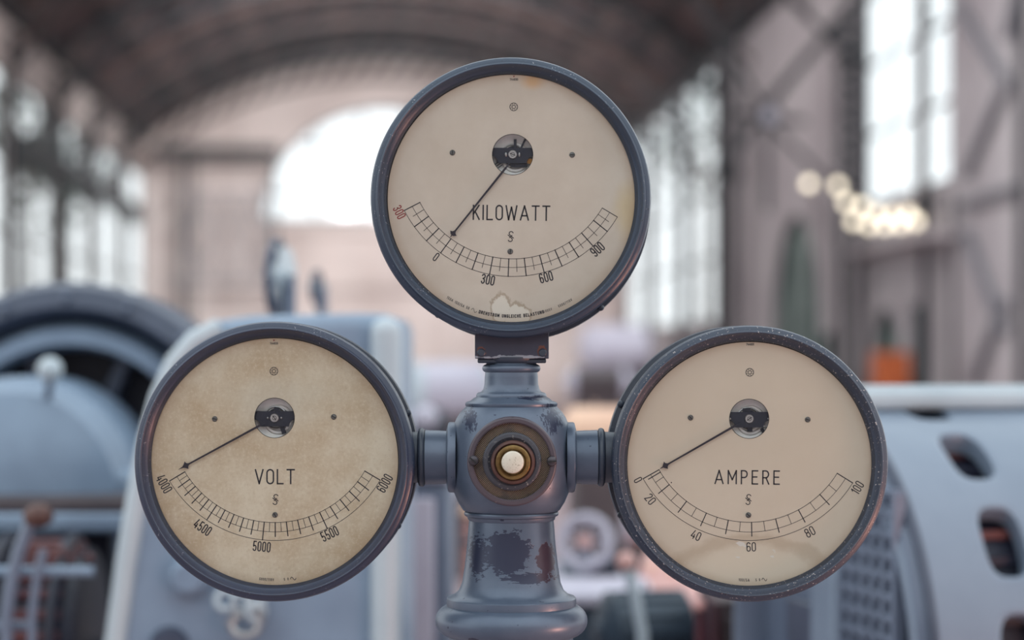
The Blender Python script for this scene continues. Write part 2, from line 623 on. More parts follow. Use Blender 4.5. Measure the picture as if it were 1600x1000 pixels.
hexa(mb, -W, W, 0, LZ)
for i in range(10):
    a, b = -W + (W - LR) * i / 10, -W + (W - LR) * (i + 1) / 10
    hexa(mb, a, b, LZ, zroof(a), zroof(b))
    hexa(mb, -b, -a, LZ, zroof(b), zroof(a))
for i in range(seg):
    a, b = arc[i], arc[i + 1]
    hexa(mb, a.x, b.x, a.y, zroof(a.x), zroof(b.x), b.y)
wb_ = tag(mb.build('wall_back', M['wall'], smooth=False), kind='structure')
for u in (-8.6, -6.6, -5.2, 5.2, 6.6, 8.6, -2.6, 0, 2.6):
    z1 = zroof(u) - 0.1 if abs(u) > 5 else LZ - 0.5
    MB().box(Hh(u, VEND - 0.15, z1 / 2), (0.55, 0.3, z1), ax=(BX, AX, Vector((0, 0, 1)))).build('pilaster', M['wall'], wb_, bevel=0.03)
for z in (LZ - 0.35, 4.3):
    MB().box(Hh(0, VEND - 0.25, z), (2 * W, 0.5, 0.3), ax=(BX, AX, Vector((0, 0, 1)))).build('cornice', M['wall'], wb_, bevel=0.05)
arcm = MB()
for i in range(seg):
    a, b = arc[i], arc[i + 1]
    c = Vector((0, LZ))
    k = 1.07
    arcm.prism([Hh(a.x, VEND - 0.12, a.y), Hh(b.x, VEND - 0.12, b.y), Hh(b.x * k, VEND - 0.12, LZ + (b.y - LZ) * k), Hh(a.x * k, VEND - 0.12, LZ + (a.y - LZ) * k)], AX * 0.12)
arcm.build('archivolt', M['wall'], wb_)

Z3 = Vector((0, 0, 1))
wroot = tag(thing('window_1', Hh(0, VEND + 0.3, LZ), 'half round window high in the pink end wall', None), kind='structure')
fr = MB()
for i in range(seg):
    a, b = arc[i], arc[i + 1]
    fr.bar(Hh(a.x, VEND + 0.3, a.y), Hh(b.x, VEND + 0.3, b.y), 0.22, 0.2)
fr.bar(Hh(-LR, VEND + 0.3, LZ), Hh(LR, VEND + 0.3, LZ), 0.2, 0.2)
fr.build('window_frame', M['iron_grey'], wroot, smooth=False)
us = (-4.6, -2.55, -0.85, 0.85, 2.55, 4.6)


def larc(u):
    return LZ + 4.28 * math.sqrt(max(0, 1 - (u / LR) ** 2))


for u in us[1:-1]:
    MB().bar(Hh(u, VEND + 0.3, LZ), Hh(u, VEND + 0.3, larc(u)), 0.12, 0.12).build('muntin', M['iron_grey'], wroot, smooth=False)
for z in (7.75, 9.65):
    h = LR * math.sqrt(1 - ((z - LZ) / 4.28) ** 2)
    MB().bar(Hh(-h, VEND + 0.3, z), Hh(h, VEND + 0.3, z), 0.12, 0.12).build('muntin', M['iron_grey'], wroot, smooth=False)
for i in range(5):
    n = 6
    for (z0, z1) in ((LZ, 7.75), (7.75, 9.65), (9.65, 11.2)):
        pts = []
        for q in range(n + 1):
            u = us[i] + (us[i + 1] - us[i]) * q / n
            pts.append((u, min(z1, larc(u))))
        if max(p[1] for p in pts) <= z0 + 0.05:
            continue
        out = [Hh(u, VEND + 0.33, z0) for (u, z) in (pts[0], pts[-1]) if True]
        top = [Hh(u, VEND + 0.33, max(z, z0)) for (u, z) in reversed(pts)]
        MB().add(out + top, [tuple(range(len(out + top)))]).build('pane', M['pane'], wroot, smooth=False)

# side walls: piers and spandrels around openings
NWIN = [1]


def side_wall(name, u, v0, v1, ops, mat, top=ZS, th=0.14):
    mb = MB()
    sg = 1 if u > 0 else -1
    uc = u + sg * th / 2

    def bx(a, b, z0, z1):
        if b - a > 1e-3 and z1 - z0 > 1e-3:
            mb.box(Hh(uc, (a + b) / 2, (z0 + z1) / 2), (th, b - a, z1 - z0), ax=(BX, AX, Z3))
    cur = v0
    for (a, b, z0, z1, nv, nz) in sorted(ops):
        bx(cur, a, 0, top)
        bx(a, b, 0, z0)
        bx(a, b, z1, top)
        cur = b
    bx(cur, v1, 0, top)
    w = tag(mb.build(name, mat, smooth=False), kind='structure')
    for (a, b, z0, z1, nv, nz) in sorted(ops):
        NWIN[0] += 1
        r = tag(thing('window_%d' % NWIN[0], Hh(uc, (a + b) / 2, z0), None, None), kind='structure')
        um = u + sg * 0.05
        fm = MB()
        for (p, q) in (((a, z0), (b, z0)), ((b, z0), (b, z1)), ((b, z1), (a, z1)), ((a, z1), (a, z0))):
            fm.bar(Hh(um, p[0], p[1]), Hh(um, q[0], q[1]), 0.09, 0.09)
        fm.build('window_frame', M['iron'], r, smooth=False)
        for i in range(1, nv):
            v = a + (b - a) * i / nv
            MB().box(Hh(um, v, (z0 + z1) / 2), (0.03, 0.07, z1 - z0), ax=(BX, AX, Z3)).build('muntin', M['iron'], r, smooth=False)
        for i in range(1, nz):
            z = z0 + (z1 - z0) * i / nz
            MB().box(Hh(um, (a + b) / 2, z), (0.05, b - a, 0.08), ax=(BX, AX, Z3)).build('muntin', M['iron'], r, smooth=False)
        src = None
        dv, dz = (b - a) / nv, (z1 - z0) / nz
        for i in range(nv):
            for j in range(nz):
                c = Hh(um, a + dv * (i + 0.5), z0 + dz * (j + 0.5))
                if src is None:
                    src = MB().add([c + AX * (-dv / 2) + Z3 * (-dz / 2), c + AX * (dv / 2) + Z3 * (-dz / 2), c + AX * (dv / 2) + Z3 * (dz / 2), c + AX * (-dv / 2) + Z3 * (dz / 2)], [(0, 1, 2, 3)]).build('pane', M['pane'], r, smooth=False)
                    c00 = c
                else:
                    piece('pane', src, OFF[r.name] + (c - c00), r)
    return w


left_ops = [(a, a + 6.4, 2.7, 8.4, 2, 3) for a in (22.4, 29.4, 36.4, 43.4, 50.4, 57.4, 64.4, 71.4)]
side_wall('wall_left', -W, 20, VEND, left_ops, M['wall'])
right_ops = [(a, a + 6.8, 2.6, 9.6, 2, 4) for a in (55.0, 62.2, 69.4)] + [(32.45, 34.25, 4.45, 9.6, 1, 4), (34.6, 38.35, 4.45, 9.6, 2, 4)]
wr_ = side_wall('wall_right', W, 26.5, VEND, right_ops, M['wall_side'])

# roof: boards between ribs, one segment at a time
ceil = MB()
NS = 26
us_r = [-W + 2 * W * i / NS for i in range(NS + 1)]
for i in range(NS):
    a, b = us_r[i], us_r[i + 1]
    ceil.prism([Hh(a, VR0, zroof(a) + 0.25), Hh(b, VR0, zroof(b) + 0.25), Hh(b, VR0, zroof(b) + 0.45), Hh(a, VR0, zroof(a) + 0.45)], AX * (VEND + 0.6 - VR0))
ceilo = tag(ceil.build('ceiling', M['roof'], smooth=False), kind='structure')
for k, v in enumerate((29, 36, 43, 50, 57, 64, 71, 77.3)):
    for dv, dr, wdt in ((0, 0.0, 0.35), (0.0, 0.85, 0.16)):
        rm = MB()
        for i in range(NS):
            a, b = us_r[i], us_r[i + 1]
            z0a, z0b = zroof(a) - 0.25 - dr, zroof(b) - 0.25 - dr
            rm.prism([Hh(a, v + dv, z0a), Hh(b, v + dv, z0b), Hh(b, v + dv, z0b + 0.3 - 0.15 * (dr > 0)), Hh(a, v + dv, z0a + 0.3 - 0.15 * (dr > 0))], AX * wdt)
        rm.build('arch_rib', M['iron_brown'] if k % 2 else M['iron'], ceilo, smooth=False)
    for i in range(1, NS):
        a = us_r[i]
        b = us_r[i + 1]
        MB().bar(Hh(a, v + 0.1, zroof(a) - 1.05), Hh(b, v + 0.1, zroof(b) - 0.2), 0.1, 0.1).build('rib_lacing', M['iron'], ceilo, smooth=False)
for i in range(0, NS + 1, 2):
    u = us_r[i]
    MB().box(Hh(u, (VR0 + VEND) / 2, zroof(u) + 0.12), (0.16, VEND - VR0, 0.28), ax=(BX, AX, Z3)).build('purlin', M['iron'], ceilo, smooth=False)
bdm = MB()
for i in range(NS):
    if i % 2:
        continue
    a, b = us_r[i] + 0.05, us_r[i + 1] - 0.05
    for v in (50.6, 57.6, 64.6, 71.6):
        m_ = MB()
        m_.prism([Hh(a, v, zroof(a) + 0.18), Hh(b, v, zroof(b) + 0.18), Hh(b, v, zroof(b) + 0.25), Hh(a, v, zroof(a) + 0.25)], AX * (5.6 if i % 4 else 3.0))
        m_.build('roof_board', M['roof_board2'], ceilo, smooth=False)
MB().box(Hh(-W + 0.2, 59, ZS - 0.1), (0.3, 38, 0.3), ax=(BX, AX, Z3)).build('eaves_beam', M['iron'], ceilo, smooth=False)
MB().box(Hh(W - 0.2, 59, ZS - 0.1), (0.3, 38, 0.3), ax=(BX, AX, Z3)).build('eaves_beam', M['iron'], ceilo, smooth=False)

# iron columns against the side walls
for side, vs_ in ((-1, (50.2, 57.2, 64.2, 71.2)), (1, (54.6, 61.8, 69.2))):
    for j, v in enumerate(vs_):
        word = ('nearest', 'second', 'third', 'fourth')[j]
        t = thing('iron_column', Hh(side * (W - 0.12), v, 0), '%s dark iron column against the %s windows of the hall' % (word, 'left' if side < 0 else 'right'), 'column', 'iron columns along the side windows')
        c = Hh(side * (W - 0.12), v, 0)
        MB().box(c + Z3 * 4.7, (0.16, 0.3, 9.4), ax=(BX, AX, Z3)).build('shaft', M['iron'], t, smooth=False)
        MB().box(c + Z3 * 9.0, (0.24, 0.5, 0.5), ax=(BX, AX, Z3)).build('capital', M['iron'], t, bevel=0.03)
        MB().box(c + Z3 * 0.2, (0.24, 0.5, 0.4), ax=(BX, AX, Z3)).build('base', M['iron'], t, bevel=0.03)
        MB().bar(Hh(side * (W - 0.2), v, 8.6), Hh(side * (W - 1.4), v, 10.0), 0.14, 0.14).build('knee_brace', M['iron'], t, smooth=False)

# dark transom gallery along the left windows, with lattice railing
def px_bar(mb, pts, v, w, d=0.15):
    for a, b in zip(pts[:-1], pts[1:]):
        mb.bar(hit_v(a[0], a[1], v), hit_v(b[0], b[1], v), w * v / F, d)


g = thing('gallery_walkway', hit_v(330, 330, 74), 'dark iron gallery with lattice railing below the left end of the hall', 'gallery')
MB().box(hit_v(340, 236, 74), (190 * 74 / F, 1.0, 0.35), ax=(BX, AX, Z3)).build('deck', M['iron'], g, smooth=False)
for (a, b) in (((275, 300), (435, 300)), ((275, 440), (435, 440))):
    m_ = MB()
    px_bar(m_, (a, b), 74, 5)
    m_.build('rail', M['iron_grey'], g, smooth=False)
for i in range(4):
    x0 = 280 + i * 38
    for (a, b) in (((x0, 305), (x0 + 38, 435)), ((x0 + 38, 305), (x0, 435))):
        m_ = MB()
        px_bar(m_, (a, b), 74, 4)
        m_.build('lattice_bar', M['iron_grey'], g, smooth=False)
for x in (284, 300, 430):
    m_ = MB()
    px_bar(m_, ((x, 240), (x, 620)), 74, 6)
    m_.build('post', M['iron'], g, smooth=False)
g2 = thing('gallery_beam', hit_v(110, 240, 47), 'dark horizontal iron beam crossing the bright left windows', 'beam')
MB().bar(Hh(-8.72, 50, 6.75), Hh(-8.72, 76, 6.75), 0.5, 0.2).build('beam', M['iron'], g2, smooth=False)
for v in (52, 55, 58.5, 62, 66):
    MB().bar(Hh(-8.72, v, 6.8), Hh(-8.72, v + 2.2, 8.2), 0.2, 0.14).build('strut', M['iron'], g2, smooth=False)

# trees outside, seen through the side windows
def tree(u, v, zc, rad, label, seed):
    rnd = random.Random(seed)
    base = Hh(u, v, 0)
    t = thing('tree', base, label, 'tree', 'trees outside the side windows')
    MB().rod(base, base + Z3 * (zc - rad * 0.2), 0.28, 10, 0.14).build('trunk', M['bark'], t)
    for i in range(5):
        a = 6.28 * i / 5 + rnd.random()
        MB().rod(base + Z3 * (zc - rad * 0.7), base + Z3 * (zc + rad * 0.3) + Vector((math.cos(a), math.sin(a), 0)) * rad * 0.7, 0.1, 6, 0.03).build('branch', M['bark'], t)
    lm = MB()
    for i in range(210):
        a, b = rnd.random() * 6.283, rnd.uniform(-1, 1)
        r0 = rad * rnd.uniform(0.35, 1.0)
        q = base + Z3 * zc + Vector((math.cos(a) * math.sqrt(1 - b * b), math.sin(a) * math.sqrt(1 - b * b), b)) * r0
        e1 = Vector((rnd.gauss(0, 1), rnd.gauss(0, 1), rnd.gauss(0, 1))).normalized()
        e2 = e1.orthogonal().normalized()
        w_ = rnd.uniform(0.12, 0.3)
        lm.add([q - e1 * w_ * 1.4, q + e2 * w_ * 0.7, q + e1 * w_ * 1.4, q - e2 * w_ * 0.7], [(0, 1, 2, 3)])
    tag(lm.build('foliage', M['leaf'], t, smooth=False), kind='stuff')


tree(-12.2, 72, 9.6, 2.6, 'leafy tree outside the nearest left windows', 1)
tree(-12.8, 84, 9.0, 2.4, 'smaller leafy tree outside the farther left windows', 2)
tree(13.0, 84, 10.5, 2.8, 'leafy tree outside the far right windows beside the top gauge', 3)

# right-hand steel frame with diagonals
fv = 38.0
t = thing('steel_truss', hit_v(1210, 200, fv), 'dark diagonal roof bracing with star joint, right of the top gauge', 'truss')
for pts, w in (((( 1060, -60), (1150, 108)), 12), (((1146, -60), (1148, 290)), 8), (((1370, -40), (1195, 170)), 15), (((1195, 170), (1132, 262)), 12),
               (((1225, -10), (1310, 72)), 8), (((1145, 178), (1258, 190)), 9), (((1199, 180), (1199, 330)), 8), (((1199, 190), (1310, 300)), 7), (((1150, 100), (1199, 180)), 7),
               (((1290, 60), (1330, 60)), 10)):
    m_ = MB()
    px_bar(m_, pts, fv, w)
    m_.build('strut', M['iron'], t, smooth=False)
MB().lathe([(0, 0), (20 * fv / F, 0), (20 * fv / F, 0.2), (0, 0.2)], hit_v(1199, 182, fv) - AX * 0.15, AX, 16).build('gusset', M['iron'], t)
MB().lathe([(0, 0), (12 * fv / F, 0), (12 * fv / F, 0.05), (0, 0.05)], hit_v(1199, 182, fv) - AX * 0.2, AX, 16).build('pin', M['lilac'], t)


def post(px, v, w, y0, label, mat=M['iron'], cap=None, name='iron_post', lattice=0):
    top = hit_v(px, y0, v)
    base = Vector((top.x, top.y, 0))
    t = thing(name, base, label, 'post')
    wm = w * v / F
    h = top.z
    if lattice:
        for s_ in (-1, 1):
            MB().box(base + BX * s_ * wm * 0.4 + Z3 * h / 2, (wm * 0.3, 0.2, h), ax=(BX, AX, Z3)).build('upright', mat, t, smooth=False)
        n = 12
        for i in range(n):
            s_ = 1 if i % 2 else -1
            MB().bar(base + BX * s_ * wm * 0.4 + Z3 * (lattice + (h - lattice) * i / n), base - BX * s_ * wm * 0.4 + Z3 * (lattice + (h - lattice) * (i + 1) / n), wm * 0.14, 0.1).build('lacing_bar', mat, t, smooth=False)
    else:
        MB().box(base + Z3 * h / 2, (wm, wm, h), ax=(BX, AX, Z3)).build('upright', mat, t, bevel=wm * 0.1)
    if cap:
        for (cy, cw, ch) in cap:
            q = hit_v(px, cy, v)
            MB().box(q, (cw * v / F, wm * 1.5, ch * v / F), ax=(BX, AX, Z3)).build('collar', mat, t, bevel=0.02)
    return t


post(1328, 37.5, 34, 20, 'laced iron post with dark collar left of the tall right window', cap=((88, 40, 16),), name='laced_post', lattice=4.3)
post(1445, 33.2, 11, -60, 'dark iron post between the two tall bright right windows', cap=((318, 34, 26), (20, 20, 14)))
post(1596, 28.0, 14, -80, 'dark iron post at the right edge of the view')
post(1143, 50, 13, 95, 'slim dark iron post beside the bright far right windows', cap=((270, 26, 20),))
post(1434, 34.0, 15, 478, 'short dark green post beside the orange cupboard', M['green_frame'])
post(1488, 32.0, 6, 300, 'thin dark iron rod before the pale right wall')
# thin cross bracing on the pale wall at the far right
t = thing('wall_bracing', hit_u(1545, 300, W - 0.1), 'thin grey cross bracing on the pale wall at the right edge', 'bracing')
for pts in (((1495, 5), (1572, 130)), ((1572, 130), (1508, 275)), ((1500, 322), (1592, 292)), ((1508, 360), (1568, 520)), ((1568, 470), (1520, 600)), ((1572, 60), (1590, -20))):
    a, b = (hit_u(p[0], p[1], W - 0.1) for p in pts)
    MB().bar(a, b, 0.12, 0.1).build('strut', M['iron_grey'], t, smooth=False)

# arched doors on the right wall
def arched_door(n, xa, xb, ytop, label, mull=3):
    va, vb = (hit_u(x, 500, W).dot(AX) - C0.dot(AX) for x in (xa, xb))
    v0, v1 = min(va, vb), max(va, vb)
    vm, hw = (v0 + v1) / 2, (v1 - v0) / 2
    zt = hit_u((xa + xb) / 2, ytop, W).z
    zs = zt - min(hw, zt * 0.55)
    u = W - 0.06
    r = tag(thing('door_%d' % n, Hh(u, vm, 0), label, None), kind='structure')
    N = 14
    pts = [(v0, 0)] + [(vm - hw * math.cos(math.pi * i / N), zs + (zt - zs) * math.sin(math.pi * i / N)) for i in range(N + 1)] + [(v1, 0)]
    MB().prism([Hh(u, v, z) for v, z in pts], BX * 0.05).build('door_panel', M['green_panel'], r, smooth=False)
    fm = MB()
    for (a, b) in zip(pts[:-1], pts[1:]):
        fm.bar(Hh(u - 0.05, *a), Hh(u - 0.05, *b), 0.12, 0.26)
    fm.build('door_frame', M['green_frame'], r, smooth=False)
    sm = MB()
    k = 1.22
    for i in range(N):
        a, b = pts[1 + i], pts[2 + i]
        sm.prism([Hh(u + 0.02, a[0], a[1]), Hh(u + 0.02, b[0], b[1]), Hh(u + 0.02, vm + (b[0] - vm) * k, zs + (b[1] - zs) * k), Hh(u + 0.02, vm + (a[0] - vm) * k, zs + (a[1] - zs) * k)], -BX * 0.2)
    sm.build('surround', M['wall_side'], r, smooth=False)
    for i in range(1, mull + 1):
        v = v0 + (v1 - v0) * i / (mull + 1)
        MB().bar(Hh(u - 0.05, v, 0), Hh(u - 0.05, v, zs + (zt - zs) * math.sqrt(max(0, 1 - ((v - vm) / hw) ** 2))), 0.1, 0.14).build('mullion', M['green_frame'], r, smooth=False)
    return r


arched_door(1, 1222, 1300, 335, 'tall green framed arched door in the right wall')
arched_door(2, 1378, 1430, 480, 'low green arched door behind the orange cupboard', 1)
# orange cupboard
q = hit_v(1390, 580, 32.0)
cb = thing('cupboard', Vector((q.x, q.y, 0)), 'orange-brown wooden cupboard before the low arched door', 'cupboard')
wdt = 56 * 32 / F
MB().box((q.x, q.y, 0.85), (wdt, 0.5, 1.7)).build('body', M['orange'], cb, bevel=0.02)
for s_ in (-1, 1):
    d_ = MB().box((q.x + s_ * wdt * 0.245, q.y - 0.26, 0.85), (wdt * 0.46, 0.03, 1.55)).build('cupboard_door', M['orange'], cb, bevel=0.01)
    MB().ball((q.x + s_ * 0.04, q.y - 0.29, 0.9), 0.02, 10, 6).build('knob', M['brass'], d_)

# glowing globes added for unidentified warm bright blobs below the right window
gl = [(1264, 287), (1309, 290), (1322, 316), (1334, 346), (1347, 322), (1358, 352), (1370, 334), (1383, 352), (1395, 336), (1407, 350), (1419, 334), (1431, 346)]
ordw = ('leftmost, standing alone,', 'second from the left', 'third from the left', 'fourth from the left', 'fifth from the left', 'sixth from the left', 'sixth from the right', 'fifth from the right',
        'fourth from the right', 'third from the right', 'second from the right', 'rightmost')
for i, (x, y) in enumerate(gl):
    v = min(35.0, 8.5 / ((x - 600) / F))
    c = hit_v(x, y, v)
    t = thing('glow_globe', c, 'warm glowing globe, %s of the cluster below the tall right window' % ordw[i], 'glow', 'warm glowing globes below the right window')
    rr = 0.082
    MB().ball(c, rr, 12, 8).build('globe', M['glow'], t)
    MB().rod(c + BX * rr * 0.9, c + BX * (rr + 0.05), 0.02, 8).build('globe_stub', M['iron'], t)
ledge = MB()
ledge.box((hit_u(1330, 372, W - 0.35) + hit_u(1446, 352, W - 0.35)) / 2 - Z3 * 0.25, (0.5, 7.0, 0.12), ax=(BX, AX, Z3))
tag(ledge.build('trim_1', M['wall_side'], bevel=0.02), kind='structure')


# ------------------------------------------------------------------ machines behind the gauges
def xyz(px, py, d):
    return P(px, py, d + CAMY)


# --- big ring generator at the left
d = 6.5
k = d / F
gen = thing('ring_generator', Vector((xyz(110, 740, d).x, d + CAMY, 0)), 'large dark ring-shaped generator behind the left edge, with pale domed hub', 'generator')
c = xyz(110, 742, d)
Yn = Vector((0, -1, 0))
MB().lathe([(300 * k, -0.25), (302 * k, 0.0), (292 * k, 0.05), (262 * k, 0.07), (250 * k, 0.03), (243 * k, -0.05), (243 * k, -0.25)], c, Yn, 96, True).build('stator_ring', M['mach_dark'], gen)
MB().lathe([(238 * k, -0.25), (238 * k, -0.02), (226 * k, 0.03), (204 * k, 0.03), (196 * k, -0.05), (196 * k, -0.25)], c, Yn, 96, True).build('inner_ring', M['mach'], gen)
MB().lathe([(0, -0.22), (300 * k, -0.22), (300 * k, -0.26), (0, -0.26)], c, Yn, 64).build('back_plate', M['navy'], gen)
for i in range(8):
    a = R_(22 + i * 45)
    p1 = c + Vector((math.cos(a), 0, math.sin(a))) * 215 * k + Vector((0, 0.12, 0))
    MB().bar(c + Vector((0, 0.12, 0)), p1, 0.05, 0.06).build('spoke', M['mach_dark'], gen, bevel=0.01)
for i in range(18):
    a = R_(10 + i * 20)
    p1 = c + Vector((math.cos(a), 0, math.sin(a))) * 277 * k
    MB().lathe([(0.012, 0.0), (0.012, 0.085), (0, 0.095)], p1, Yn, 8).build('bolt', M['mach_mid'], gen)
c2 = xyz(22, 778, 6.1)
k2 = 6.1 / F
MB().lathe([(0, 0.12), (60 * k2, 0.115), (120 * k2, 0.09), (165 * k2, 0.05), (172 * k2, 0.0), (184 * k2, -0.02), (190 * k2, -0.06), (190 * k2, -0.42), (0, -0.42)], c2, Yn, 72).build('bearing_dome', M['mach'], gen)
MB().box((xyz(60, 0, 6.1).x, 3.25, xyz(0, 768, 6.1).z), (0.62, 0.36, 0.13)).build('bearing_body', M['mach'], gen, bevel=0.03)
MB().ball(xyz(78, 578, 6.0), 20 * k2, 16, 10).build('oil_cup', M['mach_pale'], gen)
MB().rod(xyz(78, 596, 6.0), xyz(72, 640, 6.1), 0.012).build('oil_pipe', M['mach_mid'], gen)
MB().box((xyz(60, 789, 5.85).x, 5.95 + CAMY + .1, xyz(0, 790, 5.85).z), (0.56, 0.42, 0.045)).build('ledge', M['brown'], gen, bevel=0.01)
MB().box((xyz(60, 816, 5.8).x, 5.9 + CAMY + .1, xyz(0, 817, 5.8).z), (0.57, 0.46, 0.052)).build('sill', M['mach'], gen, bevel=0.012)
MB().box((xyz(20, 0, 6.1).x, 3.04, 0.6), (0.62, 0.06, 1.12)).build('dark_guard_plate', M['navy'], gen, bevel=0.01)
MB().box((c.x, d + CAMY + 0.1, 0.2), (1.3, 0.8, 0.4)).build('plinth', M['mach_dark'], gen, bevel=0.02)

# --- wound rotor in front of it, behind guard rails
d = 5.55
k = d / F
rot = thing('wound_rotor', Vector((xyz(60, 900, d).x, d + CAMY, 0)), 'dark wound rotor with reddish coils behind rails, lower left corner', 'rotor')
x0, x1 = xyz(-120, 900, d).x, xyz(136, 900, d).x
zc = xyz(0, 1010, d).z
yc = d + CAMY + 0.05
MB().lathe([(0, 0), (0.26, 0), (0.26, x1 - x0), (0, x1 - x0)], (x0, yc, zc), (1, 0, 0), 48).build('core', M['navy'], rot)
for i in range(26):
    a = R_(-60 + i * 12)
    p = Vector((0, -math.cos(a), math.sin(a))) * 0.27
    q0 = Vector((x0 + 0.12 + 0.14, yc, zc)) + p
    q1 = Vector((x1 - 0.03, yc, zc)) + p
    MB().bar(q0, q1, 0.026, 0.03).build('coil_bar', M['copper'], rot, bevel=0.004)
for x in (x1 - 0.05, x1 - 0.22, x1 - 0.34):
    MB().torus((x, yc, zc), (1, 0, 0), 0.285, 0.016, 48, 8).build('band', M['navy'], rot)
for s_ in (x0 + 0.1, x1):
    MB().box((s_, yc, zc / 2), (0.06, 0.25, zc)).build('pedestal', M['navy'], rot, bevel=0.01)
# end winding knobs
for i in range(6):
    MB().ball(xyz(70 + i * 14, 862 + (i % 2) * 10, 5.35), 0.013, 10, 8).build('winding_lug', M['copper'], rot)
rail = thing('guard_rail', Vector((xyz(60, 900, 5.5).x, 5.2 + CAMY, 0)), 'pale tubular guard rail crossing the dark rotor at lower left', 'rail')
for y, xa, xb in ((893, -40, 146), (978, -40, 50)):
    MB().rod(xyz(xa, y, 5.2), xyz(xb, y, 5.2), 8.5 * 5.2 / F).build('rail_tube', M['mach'] if y < 900 else M['mach_mid'], rail)
for pts, r in (([(10, 1560), (10, 960), (18, 910), (30, 860), (48, 818), (62, 800)], 10), ([(48, 1560), (50, 960), (58, 900), (68, 860)], 7)):
    MB().tube([xyz(x, y, 5.15) for x, y in pts], r * 5.2 / F).build('upright_tube', M['mach_mid'], rail)
MB().ball(xyz(60, 806, 5.1), 24 * 5.1 / F, 14, 10, 0.8).build('end_cap', M['rust_ring'], rail)

# --- big grey cast housing behind the volt gauge
d = 5.2
k = d / F
hs = thing('cast_housing', Vector((xyz(400, 700, d).x, d + CAMY + 0.25, 0)), 'big smooth blue-grey cast machine housing behind the left gauge', 'machine')
outl = [(158, 1552), (160, 1250), (166, 1010), (184, 880), (202, 780), (220, 690), (238, 620), (262, 560), (292, 522), (330, 502), (390, 493), (560, 489), (600, 490), (622, 497), (632, 512), (634, 1552)]
MB().prism([xyz(x, y, d) for x, y in outl], (0, 0.5, 0)).build('shell', M['mach'], hs, bevel=0.035, seg=4, angle=50)
lip = [(172, 1500), (174, 1250), (179, 1010), (197, 880), (214, 780), (232, 690), (251, 620), (275, 566), (305, 532), (345, 512)]
MB().tube([xyz(x, y, d - 0.0) for x, y in lip], 17 * k, 14).build('lip', M['mach_pale'], hs)  # pale colour carries the highlight along the left lip
MB().rod(xyz(603, 1540, d - 0.02), xyz(603, 520, d - 0.02), 24 * k, 20).build('edge_highlight_roll', M['mach_pale'], hs)  # pale half-round added for the vertical highlight at the right edge
MB().ball(xyz(603, 520, d - 0.02), 24 * k, 20, 10).build('edge_highlight_cap', M['mach_pale'], hs)
MB().lathe([(0, 0.05), (20 * k, 0.05), (30 * k, 0.035), (34 * k, 0)], xyz(297, 900, d), Yn, 32).build('boss', M['mach'], hs)
MB().lathe([(0, 0.02), (26 * k, 0.02), (32 * k, 0.0)], xyz(265, 1010, d), Yn, 32).build('boss', M['mach_dark'], hs)
MB().box(xyz(440, 1500, d) + Vector((0, 0.25, 0)), (0.84, 0.6, 0.16)).build('plinth', M['mach_dark'], hs, bevel=0.02)
# hook and chain hanging on the housing
ch = thing('chain', xyz(372, 985, d - 0.1), 'pale iron chain and hook hanging on the grey housing below the left gauge', 'chain')
dd = d - 0.05
for i, (x, y, rot_) in enumerate(((352, 938, 0.5), (378, 940, 2.4), (398, 936, 0.9), (400, 955, 1.5))):
    ax = Vector((math.sin(rot_) * 0.6, -1, math.cos(rot_) * 0.3))
    MB().torus(xyz(x, y, dd), ax, 14 * k, 5 * k, 20, 8).build('chain_link', M['mach_pale'], ch)
MB().tube([xyz(x, y, dd) for x, y in ((402, 950), (408, 968), (402, 986), (384, 994), (366, 988), (360, 974), (368, 962), (378, 962))], 7.5 * k, 10).build('hook', M['steel'], ch)


def handwheel(px, py, d, Rp, axis, label, mr, mh, name='handwheel', spokes=5, tube=0.14, stem=None):
    c = xyz(px, py, d)
    k = d / F
    t = thing(name, c, label, 'handwheel')
    ax = Vector(axis).normalized()
    MB().torus(c, ax, Rp * k, Rp * k * tube, 40, 10).build('wheel_rim', mr, t)
    MB().lathe([(0, 0.03), (Rp * k * 0.25, 0.03), (Rp * k * 0.28, -0.03), (0, -0.03)], c, ax, 20).build('hub', mh, t)
    e1 = ax.orthogonal().normalized()
    e2 = ax.cross(e1)
    for i in range(spokes):
        a = 2 * math.pi * i / spokes
        MB().rod(c, c + (e1 * math.cos(a) + e2 * math.sin(a)) * Rp * k, Rp * k * 0.08, 8).build('spoke', mr, t)
    if stem:
        MB().rod(c, xyz(stem[0], stem[1], d) + Vector((0, stem[2], 0)), 0.015).build('stem', M['mach_mid'], t)
        if len(stem) > 3:
            q_ = xyz(stem[0], stem[1], d) + Vector((0, stem[2], 0))
            MB().rod((q_.x, q_.y, stem[3]), q_ + Vector((0, 0, 0.01)), 0.02).build('stand', M['mach_mid'], t)
    return t


hw = handwheel(434, 436, 5.95, 58, (1, -0.16, 0), 'dark handwheel seen edge-on above the left gauge', M['mach_dark'], M['mach_pale'], tube=0.11, stem=(452, 436, 0, 0))
# pale disc added for the white highlight on the wheel's right side
MBd = MB().lathe([(0, 0), (48 * 6 / F, 0), (50 * 6 / F, 0.008), (48 * 6 / F, 0.016), (0, 0.016)], xyz(441, 434, 6.0), (1, -0.2, 0), 32).build('highlight_disc', M['mach_pale'], hw)
handwheel(496, 450, 7.0, 26, (1, -0.2, 0), 'small dark handwheel seen edge-on, further back right of the larger one', M['mach_dark'], M['mach_pale'], stem=(503, 450, 0, 0))

